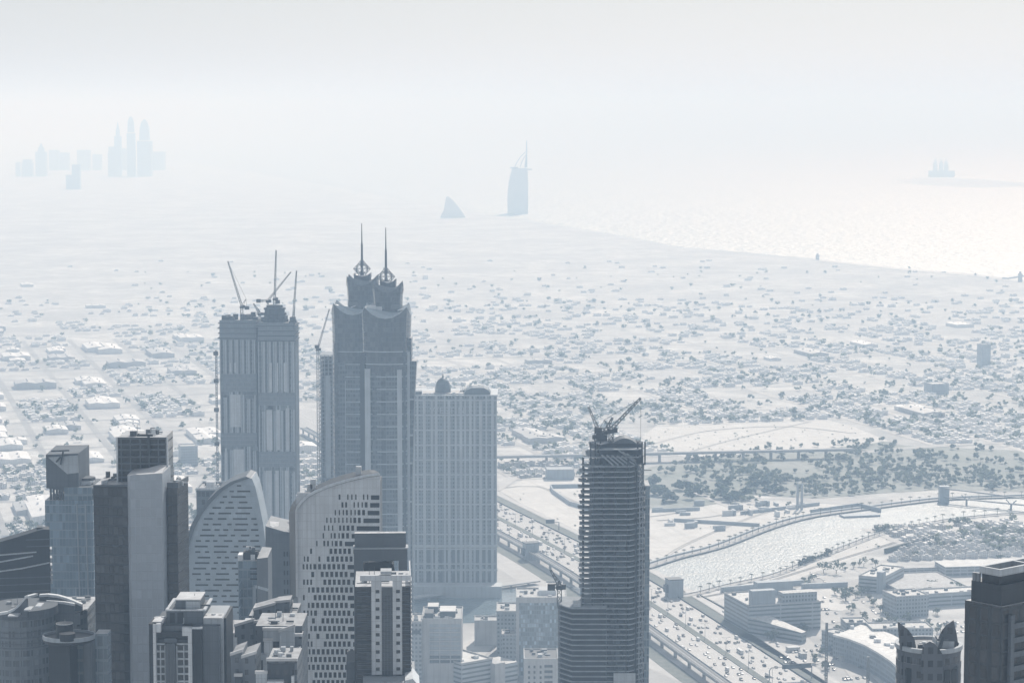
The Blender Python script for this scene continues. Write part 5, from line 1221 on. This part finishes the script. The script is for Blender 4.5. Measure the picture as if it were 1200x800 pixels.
t,w,h=front('office_block','tiny flat kiosk block between the L shaped office and the small pale block','kiosk',588,603,744,1900,18,L['off2']); units(t,w,18,h,4,72)
t,w,h=front('glass_block','narrow glass annex right of the mirror glass block behind the podium','office block',640,660,690,2010,30,L['off']); units(t,w,30,h,5,73)
# bright fabric tents at the bottom edge
wm_=plain('white tent fabric',(.72,.73,.73),.7,.08,.1,False)
for i,(px,py,s) in enumerate(((526,797,1),(541,794,1.2),(556,799,1),(514,803,.9))):
    p=gp(px,py); t=thing('canopy_tent',('left peaked white tent','tall middle peaked white tent','right peaked white tent','small low white tent')[i]+' at the lower edge below the gridded apartment block','tent',(p.x,p.y,0),ea)
    m=MB(); a=7*s; m.loft([[(x*a*q,y*a*q,z) for x,y in ((-1,-1),(1,-1),(1,1),(-1,1))] for q,z in ((1,4),(.62,4.9),(.28,6.6),(.03,10))]); m.build('roof',wm_,t)
    for x in (-1,1):
        for y in (-1,1): m=MB(); m.tube((x*a*.96,y*a*.96,0),(x*a*.96,y*a*.96,4),.15,n=6); m.build('pole',steel,t)
# canal footbridge near the hotel
t=thing('low_bridge','low pale road bridge crossing the canal in front of the domed hotel','bridge',(0,0,0)); p=gp(470,706); q=gp(630,684)
m=MB(); m.bar(p+Vector((0,0,3.4)),q+Vector((0,0,3.4)),9,1.2); m.build('deck',L['wall'],t)
for f in (.2,.4,.6,.8,.93): c=p.lerp(q,f); m=MB(); m.box(c.x-1,c.x+1,c.y-3,c.y+3,0,2.8); m.build('pier',conc,t)
# quay and terraces in front of the domed hotel
sheet_px('quay_paving',[(470,700),(560,694),(630,683),(668,683),(640,660),(583,640),(470,650)],M['paving'],.3)
sheet_px('side_yard',[(540,815),(545,790),(600,735),(640,728),(700,735),(700,815)],M['street'],.16)
sheet_px('corner_lot',[(758,815),(759,782),(800,800),(812,815)],M['paving'],.5)
# ================================================================== district right of the highway
def pos(px,py): return gp(px,py)
t=low('office_block','long banded office block with two dark rooftop boxes right of the highway','office block',877,742,68,60,24,L['off'],boxes=[('roof_box',T['piers'],4,26,2,10,24,37),('roof_box',T['piers'],24,58,40,50,24,36),('roof_box',L['off2'],34,66,4,16,24,33),('plant_room',T['cream'],14,30,20,34,24,29)])
m=MB(); m.prism([(-1,-1),(30,-48),(36,-44),(20,-.2),(-.5,-.2)],0,[15,9,9,15,15]); m.build('low_wing',L['off'],t); units(t,66,58,24,8,44)
# annex ramp block
t=low('office_block','three storey office with a bright roof and a blocky stair tower beyond the parking street','office block',1006,693,24,62,15,L['off'],boxes=[('stair_tower',T['piers'],18,24.3,-.4,8,0,21)],rz=R(-28)); units(t,24,60,15,9,5)
t=low('apartment_block','grey blank sided block with a ribbed roof terrace behind the office with the stair tower','office block',1050,724,32,30,19,L['off2']); units(t,32,30,19,8,51)
t=low('office_wing','long low pale wing running right behind the fin topped tower','office block',1080,712,95,22,12,L['off']); units(t,95,22,12,9,52)
t=low('apartment_block','long slate office block with a bright roof strip left of the fin topped tower','office block',1022,765,52,26,20,L['off2'],boxes=[('roof_strip',L['roofw'],14,36,2,5,20.01,21.5)],rz=R(4)); units(t,52,26,20,8,53)
t=low('apartment_block','small pale block with tall window slots beside the long slate office','office block',991,752,20,22,16,L['off2'],rz=R(4)); units(t,20,22,16,5,54)
# curved office with sweeping roof edge
p=gp(962,790); t=thing('curved_office','curving low office with a bright stepped roof edge left of the fin topped tower','office block',(p.x,p.y,0),0)
arc=[]; 
top_px=[(976,745),(995,750),(1013,757),(1029,766),(1044,776),(1056,787)]
pts=[at(x,y,2000-i*38) for i,(x,y) in enumerate(top_px)]
zt=sum(q.z for q in pts)/len(pts); loc=[(gp(x,y,19).x-p.x,gp(x,y,19).y-p.y) for x,y in top_px]; bk=[(x+30,y+46) for x,y in loc]
m=MB(); m.prism(loc+bk[::-1],0,19); m.build('body',facade('curved office glass',(.27,.30,.33),(.14,.17,.195),3.8,2.6,.6,.6,.5,roofc=(.55,.56,.56),var=.4,grough=.25),t)
m=MB(); m.loft([[(x-.3,y-.3,19.01),(x-.3,y-.3,20.6),(x+3.5,y+5,20.6),(x+3.5,y+5,19.01)] for x,y in loc]); m.build('roof_edge',L['roofw'],t)
rg=random.Random(6)
for i in range(16):
    a=rg.randrange(5); f=rg.random(); x=loc[a][0]*(1-f)+loc[a+1][0]*f+rg.uniform(8,24); y=loc[a][1]*(1-f)+loc[a+1][1]*f+rg.uniform(12,36); m=MB(); m.box(x,x+rg.uniform(2,5),y,y+rg.uniform(2,5),19.02,19+rg.uniform(1.2,3)); m.build('roof_unit',rg.choice((steel,T['cream'],white)),t)
t=low('side_block','narrow dark sided block with a white roof between the curved office and the fin tower','office block',1018,775,14,60,15,L['off2'],rz=R(33)); units(t,14,58,15,5,61)
# sheds, parking roofs
t=low('flat_hall','very long low hall with a pale flat roof behind the right edge tower','hall',1108,675,190,32,9,L['park'],rz=R(9),para=False); m=MB(); m.box(-.5,190.5,-.5,32.5,9.004,9.5); m.build('roof',L['roofw'],t)
t=low('flat_hall','wide grey parking deck behind the three storey office','parking deck',1052,700,70,78,7,L['park'],rz=R(12)); 
t=low('flat_hall','long thin grey shed roof between villas and parking deck','hall',1040,672,60,12,5,L['park'],rz=R(9),para=False)
t=low('site_wall','long low grey enclosure on the sandy bank behind the banded office','enclosure',846,694,90,3,5,T['piers'],rz=R(24),para=False)
t=low('site_wall','low grey enclosure right of the rooftop boxes of the banded office','enclosure',940,690,46,3,5,T['piers'],rz=R(12),para=False)
p=gp(821,698); q=gp(866,722); t=tag(MB().bar((p.x,p.y,.6),(q.x,q.y,.6),1.4,1.4).build('kerb_wall',dconc),'thin dark wall slanting across the sandy lot beside the creek','wall')
t=low('villa_wall','long green topped boundary wall of the villa compound','wall',1036,648,3,120,5,leafm[0],rz=R(-38),para=False)
# dirt tracks and scrub on the bare lots
for pts in (((770,660),(800,640),(850,618),(900,600),(950,592)),((590,572),(630,570),(680,590),(740,606),(800,600)),((770,610),(830,606),(880,596)),((820,700),(870,690),(930,672),(985,655),(1050,635)),((870,705),(900,700),(945,682)),((760,522),(830,505),(920,500),(1000,508)),((800,532),(860,515),(950,494))):
    m=MB(); Lq=spline([gp(*q) for q in pts],16)
    for o1 in (-2.4,.8): ribbon(m,Lq,o1,o1+1.6,.46)
    m.build('dirt_track',M['track'],kind='structure')
pk=[]; rg=random.Random(91)
for _ in range(420):
    px,py=rg.uniform(590,1200),rg.choice((rg.uniform(498,528),rg.uniform(575,690)))
    if inpoly(px,py,CREEK) or not(inpoly(px,py,QUAY) or inpoly(px,py,SAND2) or inpoly(px,py,SANDLOT)): continue
    p=gp(px,py); 
    if min((HL[i]-p).length for i in vis)<60: continue
    pk.append((p.x,p.y,rg.uniform(.12,.34)))
mass('scrub','small dry scrub dotted over the bare sandy lots',pk,2,n=30,leaf=1.8)
# street through the district, cars
for nm,pts in (('district_street',((958,672),(985,690),(1012,714),(1048,745),(1090,790))),('district_street',((870,742),(930,776),(990,812))),('district_street',((985,735),(1020,742),(1060,748)))):
    m=MB(); ribbon(m,spline([gp(*q) for q in pts],15),-5,5,.5); m.build('district_street',M['street'],kind='structure')
sheet_px('district_paving',[(868,742),(880,700),(960,668),(1290,640),(1290,815),(990,815)],M['ground'],.14)
sheet_px('parking_lot',[(972,688),(1005,678),(1060,745),(1000,748)],M['paving'],.3)
sheet_px('sand_court',[(945,690),(975,688),(1003,712),(985,716),(950,712)],M['sand'],.4)
rg=random.Random(77); LS=[spline([gp(*q) for q in ((958,672),(985,690),(1012,714),(1048,745))],9),spline([gp(*q) for q in ((985,735),(1020,742),(1060,748))],9)]
for Lq in LS:
    for i in range(len(Lq)-1):
        for s in (-6.5,6.5):
            if rg.random()<.5:
                p=Lq[i]; d=(Lq[i+1]-p).normalized(); n_=Vector((d.y,-d.x,0)); v=rg.choice(VN[:4]); c=p+n_*s; c.z=.52
                put_vehicle(v[0],'car',f'{v[2]} car parked along the tree lined street of the low offices',c,math.atan2(-d.x,d.y)+rg.uniform(-.1,.1),f'{v[2]} cars parked in the office district')
# parking lots, yards and parked cars of the district
for pts in (((905,752),(948,748),(975,775),(930,782)),((1030,706),(1052,704),(1085,722),(1060,728)),((930,700),(948,697),(990,728),(968,732)),((1090,728),(1150,722),(1180,742),(1110,748)),((985,778),(1000,774),(1030,800),(1005,806)),((1003,668),(1030,664),(1050,676),(1022,682))):
    sheet_px('parking_yard',pts,M['street'],.36)
rg=random.Random(31)
for (x0,x1,y0,y1,n) in ((912,955,754,778,26),(1040,1078,708,724,24),(938,980,702,728,30),(1098,1150,728,744,26),(992,1016,780,800,10),(1010,1040,668,678,12),(955,985,745,790,10)):
    for i in range(n):
        p=gp(rg.uniform(x0,x1),rg.uniform(y0,y1)); a_,b_=toab(p); p=ab(round(a_/2.9)*2.9,round(b_/17)*17+rg.uniform(-.4,.4)); p.z=.55; v=rg.choice(VN[:4]+[VN[4]])
        what='low' if v[1]=='car' else 'tall boxy'
        put_vehicle(v[0],'car',f'{what} {v[2]} car parked in a yard among the low offices',p,ea+rg.choice((0,math.pi))+rg.uniform(-.05,.05),f'{what} {v[2]} cars in the office yards')
for i in range(22):
    px,py=rg.choice(((1085,735),(1120,738),(1000,770),(935,765),(1046,690),(1020,730),(985,758),(1100,712),(1160,735),(900,700),(1160,700)))
    p=gp(px+rg.uniform(-18,18),py+rg.uniform(-6,6)); m=MB(); w_,d_,h_=rg.uniform(4,11),rg.uniform(4,9),rg.uniform(2.8,5); m.box(-w_/2,w_/2,-d_/2,d_/2,0,h_); m.box(-w_/2-.3,w_/2+.3,-d_/2-.3,d_/2+.3,h_+.01,h_+.3); m.box(-.6,.6,-d_/2-.06,-d_/2-.01,0,2.2)
    o=m.build('yard_shed',rg.choice((L['wall'],L['roofw'],T['piers']))); o.location=(p.x,p.y,.3); o.rotation_euler=(0,0,ea); tag(o,'small flat roofed shed in the yards of the office district','shed','small sheds in the office district')
# district trees
for i,(px,py,s,lb) in enumerate(((965,671,1.25,'large dark round tree standing alone by the creek path'),(980,672,1.2,'smaller round tree right of the large creek side tree'))):
    p=gp(px,py); tree(3 if i else 1,p.x,p.y,s,lb,None)
dt=[(1010,690),(1013,697),(1005,700),(1018,704),(1022,712),(1031,716),(1040,728),(1047,735),(1038,740),(1000,748),(985,742),(978,748),(968,755),(962,770),(958,778),(965,785),(1078,700),(1085,697),(1092,690),(1100,688),(1120,690),(950,680),(942,684),(1128,694),(1135,700),(1055,700),(1028,735),(1010,742),(993,706),(1000,716),(1012,727),(975,697),(988,700),(996,694),(1090,735),(1100,742),(1110,748),(1060,700),(1066,730),(1095,722),(1140,716),(1150,712),(1165,708),(900,750),(908,748),(925,748),(940,742),(1010,664),(1025,662),(1000,664),(990,668)]
for px,py in dt:
    for _ in range(2):
        p=gp(px+rt.uniform(-4,4),py+rt.uniform(-2.5,2.5)); tree(rt.randrange(6),p.x,p.y,rt.uniform(.55,1.0),'dark green tree between the low offices right of the highway','trees in the office district')
# villas with trees above the district
vk=0
for j in range(6):
    for i in range(13):
        q=(1047+i*13.2-j*1.5+(j*7.5),657-j*5.4-i*.55); p=gp(*q)
        if q[0]>1215: continue
        k_=rg.randrange(8)
        o=VILLA[k_].build('villa',wallm[0 if rg.random()<.6 else 1]); o.location=(p.x,p.y,0); o.rotation_euler=(0,0,R(-35)); o.scale=(.6,.36,.55); tag(o,'white villa among trees in the compound between creek and long hall','house','villas in the creek side compound')
        for _ in range(1 if rg.random()<.3 else 0):
            a=p+Vector((rg.uniform(-14,14),rg.uniform(-22,22),0)); tree(rg.randrange(6),a.x,a.y,rg.uniform(.55,.9),'garden tree between the white villas of the creek side compound','trees of the creek side compound')
pk=[]
for _ in range(75):
    q=(rg.uniform(1135,1290),rg.uniform(624,650)); p=gp(*q); pk.append((p.x,p.y,rg.uniform(.6,1.1)))
mass('grove','dense grove of low trees at the right end of the villa compound',pk,2)
# ================================================================== creek banks, footbridge, promenade
FB=spline([gp(*q) for q in far[2:]],14); NB=spline([gp(*q) for q in near[:-2]][::-1],14)
for nm,Lq,a,b,z in (('creek_path',FB,-14,-2,.6),('creek_path',NB,2,10,.6)):
    m=MB(); ribbon(m,Lq,a,b,.0,z); m.build(nm,M['paving'],kind='structure')
t=tag(ribbon(MB(),FB,-1.9,.2,0,1.6).build('quay_wall',dconc),'long dark quay wall along the far side of the creek','quay wall')
t=tag(ribbon(MB(),FB,-17.5,-14.2,0,2.2).build('hedge_wall',T['piers']),'second low grey wall behind the far creek path','wall')
t=tag(ribbon(MB(),NB,-.2,1.8,0,1.2).build('quay_wall',conc),'long pale quay wall along the near side of the creek','quay wall')
palmm=MB(); palmm.tube((0,0,0),(0,0,5),.25,.16,5)
rg=random.Random(8)
for k_ in range(11):
    a=k_*.571; d=Vector((math.cos(a),math.sin(a),0)); s=Vector((-d.y,d.x,0))*.45; c=Vector((0,0,5))
    p1=c+d*1.4+Vector((0,0,.7)); p2=c+d*2.7+Vector((0,0,-.4)); palmm.add([c,p1+s,p2,p1-s],[(0,1,2,3)])
pp=None
for Lq,off,lab,grp in ((FB,-8,'small palm in the row along the far creek path','palms along the far creek path'),(NB,6,'small palm in the row along the near creek path','palms along the near creek path')):
    N2=normals(Lq)
    for i in range(0,len(Lq)):
        q=proj(Lq[i]); 
        if not(755<q[0]<1215): continue
        p=Lq[i]+N2[i]*off
        if pp is None: pp=palmm.build('palm_tree',leafm[0]); c=pp
        else: c=pp.copy(); C.objects.link(c)
        c.location=(p.x,p.y,.6); c.rotation_euler=(0,0,rg.random()*6); c.scale=(1.15*rg.uniform(.8,1.2),)*3; tag(c,lab,'palm',grp)
# quay landing pavilion
t=low('landing_stage','low dark landing stage on the far creek bank','pier',989,607,44,14,2.2,T['piers'],rz=R(14),para=False)
p=gp(950,661); pk=[(gp(936+i*3.3+rg.uniform(-2,2),663-i*1.25+rg.uniform(-1,1)).x,gp(936+i*3.3,663-i*1.25).y,rg.uniform(.45,.8)) for i in range(12)]
mass('shrubbery','row of low bushes leaning over the near creek edge',pk,0)
# footbridge
A=gp(1107,589); Bp=gp(1330,612)
t=thing('footbridge','pale arched footbridge with a square lift tower spanning the creek at the right edge','bridge',(A.x,A.y,0))
r_=Bp-A
m=MB(); m.rbox(0,6,5.5,5.5,0,19); m.build('lift_tower',T['piers'],t)
m=MB(); m.bar((0,0,7),tuple(r_+Vector((0,0,7))),5,1.2); m.build('deck',conc,t)
m=MB(); n_=14
P_=[Vector((0,0,17)).lerp(r_+Vector((0,0,4)),i/n_)+Vector((0,0,3*math.sin(math.pi*i/n_))) for i in range(n_+1)]
for i in range(n_): m.bar(P_[i],P_[i+1],3.0,1.3)
m.build('upper_ramp',conc,t)
for f in (.12,.36,.62,.88):
    c=r_*f; m=MB(); m.tube((c.x,c.y,0),(c.x,c.y,6),1.3,1.0); m.bar((c.x,c.y,5.6),(c.x-6,c.y,12),1.1); m.bar((c.x,c.y,5.6),(c.x+6,c.y,11),1.1); m.build('pier',T['piers'],t)
# lift pylons beside the highway
for px,py,lb in ((790,699,'square dark lift tower on the creek bank beside the right carriageway'),(622,655,'square grey lift tower beside the metro viaduct behind the small podium crane')):
    p=gp(px,py); t=thing('lift_tower',lb,'lift tower',(p.x,p.y,0),ea); m=MB(); m.box(-7,7,-6,6,0,17); m.build('body',T['piers'],t)
    m=MB(); m.box(-7.3,7.3,-6.3,6.3,17.003,17.8); m.build('roof',T['mid'],t); m=MB(); m.box(-9.5,-7.01,-4,4,5,12); m.build('side_stair',T['mid'],t)
p=gp(655,621); t=thing('sign_gantry','small grey sign board on a post across the far right carriageway','sign',(p.x,p.y,0),ea); m=MB(); m.tube((0,0,0),(0,0,9),.5); m.bar((0,0,9),(-14,0,9.5),.6); m.build('post',steel,t); m=MB(); m.box(-15,-5,-.3,.3,8,12.5); m.build('sign_board',T['mid'],t)
# ================================================================== overpass, pit walls, masts
t=thing('overpass','long pale road flyover crossing behind the unfinished central tower','flyover',(0,0,0))
p=gp(540,546); q=gp(1000,536); m=MB(); m.bar(p+Vector((0,0,11)),q+Vector((0,0,11)),15,2.2); m.build('deck',conc,t)
for f in [i/14 for i in range(1,14)]:
    c=p.lerp(q,f); m=MB(); m.box(c.x-1.6,c.x+1.6,c.y-4,c.y+4,0,9.9); m.build('pier',conc,t)
m=MB(); o_=Vector((0,-7.3,12.6)); m.bar(p+o_,q+o_,.5,1); m.build('parapet',L['wall'],t)
t=low('pump_house','square grey block under the flyover beside the highway ramp','block',641,562,34,30,12,T['piers'],rz=R(3))
sheet_px('ramp_road',[(584,566),(600,556),(625,551),(648,549),(648,553),(628,556),(606,562),(590,573),(584,576)],M['asphalt'],.5)
t=thing('perimeter_wall','low grey retaining walls around an excavated plot beyond the highway','wall',(0,0,0))
for a,b in (((645,572),(700,571)),((645,572),(648,578)),((648,578),(668,592)),((668,592),(700,601))):
    m=MB(); m.bar(gp(*a)+Vector((0,0,2.4)),gp(*b)+Vector((0,0,2.4)),1.2,5); m.build('wall_run',T['piers'],t)
for px0,py0,px1,py1,h,lb in ((764,600,820,598,4,'grey site hoarding left of the sandy works by the creek'),(790,611,890,617,4,'long grey site hoarding in the middle of the sandy works'),(868,603,960,592,4,'slanting grey site hoarding on the far creek bank'),(950,602,1005,594,5,'grey hoarding beside the landing stage'),(1005,594,1032,600,5,'short grey hoarding right of the landing stage')):
    t=tag(MB().bar(gp(px0,py0)+Vector((0,0,h/2)),gp(px1,py1)+Vector((0,0,h/2)),1.5,h).build('site_hoarding',T['piers']),lb,'hoarding')
rg=random.Random(14)
for i in range(26):
    px,py=rg.uniform(765,960),rg.uniform(588,622)
    if inpoly(px,py,CREEK): continue
    p=gp(px,py); t=MB(); t.box(-6,6,-1.5,1.5,0,2.8); 
    if i%2: t.box(-6,6,-1.5,1.5,2.82,5.5)
    t.box(-6.1,6.1,-1.6,1.6,5.52 if i%2 else 2.82,5.7 if i%2 else 3.0)
    o=t.build('site_cabin',T['piers'] if i%3 else T['cream']); o.location=(p.x,p.y,.25); o.rotation_euler=(0,0,R(rg.choice((10,20,100)))); tag(o,('single storey','stacked two storey')[i%2]+(' grey' if i%3 else ' white')+' site cabin on the sandy works beside the creek','cabin',('low','stacked')[i%2]+(' grey' if i%3 else ' white')+' site cabins')
for px,lb in ((934.5,'left of a pair of slim grey masts beyond the creek'),(939.5,'right of a pair of slim grey masts beyond the creek')):
    p=gp(px,597); t=MB(); t.tube((0,0,0),(0,0,30),1.7,1.2,8); t.tube((0,0,30),(0,0,33),.5,.3,6); o=t.build('mast',T['piers']); o.location=p; tag(o,lb,'mast')
for px,py,top,Y,lb in ((968,800,729,1500,'slim dark mast rising from the lower edge before the curved office'),(1017,800,769,1450,'short dark mast rising from the lower edge right of the tall mast')):
    b=at(px,py,Y); z=at(px,top,Y).z; t=MB(); t.truss((0,0,0),(0,0,z-6),1.3,t=.3); t.box(-.8,.8,-.8,.8,z-6,z); o=t.build('mast',steel); o.location=(b.x,b.y,0); tag(o,lb,'mast')
# long bright road behind the wood
m=MB(); ribbon(m,spline([gp(*q) for q in ((1290,514),(1200,518),(1130,521),(1065,525),(1000,531))],60),-9,9,.5); m.build('far_road',M['paving'],kind='structure')
# ================================================================== far landmarks in the haze
fw=plain('far pale tower cladding',(.62,.625,.62),.6,.1,.02); fd=plain('far dark tower cladding',(.30,.31,.315),.6,.1,.02)  # far cladding lightened, painting some haze fade into its colour
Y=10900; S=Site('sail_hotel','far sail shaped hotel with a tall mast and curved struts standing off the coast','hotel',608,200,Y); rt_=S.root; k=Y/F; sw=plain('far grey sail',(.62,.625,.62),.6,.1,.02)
ol=[(595,262),(594.5,230),(596,214),(598.5,203),(600.5,197),(618.2,197),(618.8,214),(619,232),(618.5,262)]
m=MB(); m.xz([(S.x(x),S.z(y)) for x,y in ol],0,60); m.build('sail_body',sw,rt_)
m=MB(); m.box(S.x(598),S.x(607),-4,64,S.z(197.6),S.z(196)); m.box(S.x(618.3),S.x(623.5),-4,20,S.z(199.3),S.z(198)); m.build('roof_deck',fd,rt_)
m=MB(); m.xz([(S.x(614.5),S.z(196.4)),(S.x(618),S.z(196.4)),(S.x(617.8),S.z(177)),(S.x(616.6),S.z(179))],10,24); m.tube((S.x(617.2),17,S.z(178)),(S.x(617.2),17,S.z(165)),3,1.6,8); m.build('mast',fd,rt_)
for pts in (((603,196),(606,190),(610,184),(614,180),(617,177.5)),((609.5,196),(611.5,190),(614,185),(617,181))):
    m=MB()
    for a,b in zip(pts,pts[1:]): m.bar((S.x(a[0]),17,S.z(a[1])),(S.x(b[0]),17,S.z(b[1])),3.4)
    m.build('strut',fd,rt_)
S=Site('wave_hotel','far low hotel shaped like a breaking wave left of the sail hotel','hotel',528,240,10500)
m=MB(); m.xz([(S.x(x),S.z(y)) for x,y in ((512,262),(516,254),(520,246),(522,234),(523.5,229.6),(527,231),(531,235),(537,242),(542,249),(550,262))],0,40); m.build('body',fw,S.root)
Y=17500
def far_tower(label,x0,x1,ytop,kind,ybase=None,Y=17500):
    S=Site('skyscraper',label,'tower',(x0+x1)/2,ytop,Y); a,b=S.x(x0),S.x(x1); w=b-a; h=S.z(ytop); c=(a+b)/2
    m=MB(); zs=h*.74
    def sq(f,z): return [(c-w/2*f,-w/2*f+w/2,z),(c+w/2*f,-w/2*f+w/2,z),(c+w/2*f,w/2*f+w/2,z),(c-w/2*f,w/2*f+w/2,z)]
    if kind=='needle': R_=[sq(1,0),sq(1,zs),sq(.6,zs+1),sq(.55,h*.84),sq(.3,h*.9),sq(.06,h)]
    elif kind=='dome': R_=[sq(1,0),sq(1,h*.72),sq(.8,h*.73),sq(.72,h*.9),sq(.5,h*.96),sq(.15,h)]
    elif kind=='round': R_=[sq(1,0),sq(1,h*.62),sq(.7,h*.63),sq(.62,h*.84),sq(.4,h*.95),sq(.1,h)]
    elif kind=='step': R_=[sq(1,0),sq(1,h*.8),sq(.8,h*.801),sq(.8,h)]
    else: R_=[sq(1,0),sq(1,h)]
    m.loft(R_[:2]); m.build('shaft',fd,S.root)
    if len(R_)>2: m=MB(); m.loft(R_[2:]); m.build('crown',fd,S.root)
    return S
far_tower('slender far skyscraper with a needle tip, left of the three tall ones in the haze',133.5,141,143,'needle')
far_tower('tallest far skyscraper with a rounded tip, middle of the three in the haze',148,157,136.5,'dome')
far_tower('broad far skyscraper with a domed head, right of the three in the haze',160,176,140,'round')
far_tower('squat far block at the foot of the slender needle tipped skyscraper',126,134,172,'step'); far_tower('pointed far skyscraper standing alone near the left edge of the haze',41,53,168,'needle')
far_tower('twin stepped far tower just left of the lone pointed skyscraper',25,37,187,'step'); far_tower('narrow far tower at the left end of the hazy skyline',18,23,190,'flat')
far_tower('far block with a low shoulder right of the lone pointed skyscraper',84,93,193,'flat',Y=14500); far_tower('low far block beside the block right of the pointed skyscraper',77,84,205,'flat',Y=14500)
for i,(x0,x1,p,lb) in enumerate(((57,68,176,'faint far slab between the lone pointed skyscraper and the tall three'),(70,80,179,'faint low slab right of the first faint slab'),(90,104,176,'faint wide far slab left of the tall three'),(108,118,181,'faint low slab nearest the tall three on their left'),(176,192,178,'faint wide low slab right of the domed skyscraper'),(142,148,174,'faint narrow slab between the needle and the tallest skyscraper'))): far_tower(lb,x0,x1,p,'flat',Y=19500)
S=Site('island_hotel','very faint far resort hotel with pinnacles on the island at right','hotel',1104,195,17300)
m=MB(); m.box(S.x(1090),S.x(1119),0,80,0,S.z(200)); m.build('body',fw,S.root)
for x in (1097,1104,1110): m=MB(); m.loft([[(S.x(x)+dx*s,40+dy*s,z) for dx,dy in ((-1,-1),(1,-1),(1,1),(-1,1))] for s,z in ((14,S.z(200)),(14,S.z(193)),(2,S.z(186)))]); m.build('pinnacle',fw,S.root)
for px,pt,pb,lb in ((958,297,304.5,'faint slim tower standing on the far beach'),(1195.5,318,330,'faint tower at the seaward end of the beach jetty')):
    p=gp(px,pb); z=(at(px,pt,p.y)).z; t=MB(); t.box(-5,5,-5,5,0,z*.8); t.box(-2.5,2.5,-2.5,2.5,z*.8+.01,z); o=t.build('beach_tower',fd); o.location=p; tag(o,lb,'tower')
t=tag(MB().bar(gp(1178,327)+Vector((0,0,2)),gp(1197,324)+Vector((0,0,2)),20,4).build('jetty',T['piers']),'faint dark jetty reaching out to sea at the right edge','jetty')
# two pale mid-distance blocks that stand out of the low city
for px,py,w_,h_,lb in ((212,547,22,26,'small dark apartment block among the low houses left of the unfinished pair'),(478,520,24,30,'pale block half hidden by the right hotel tower'),(1150,430,18,40,'slim faint tower among the low houses at far right'),(1092,462,30,16,'pale hall beyond the sandy lot')):
    low('mid_block',lb,'block',px,py,w_,w_,h_,L['off2'])

for o in BUS+[VAN]+[v[0] for v in VN]:
    if o.name not in used: bpy.data.objects.remove(o)
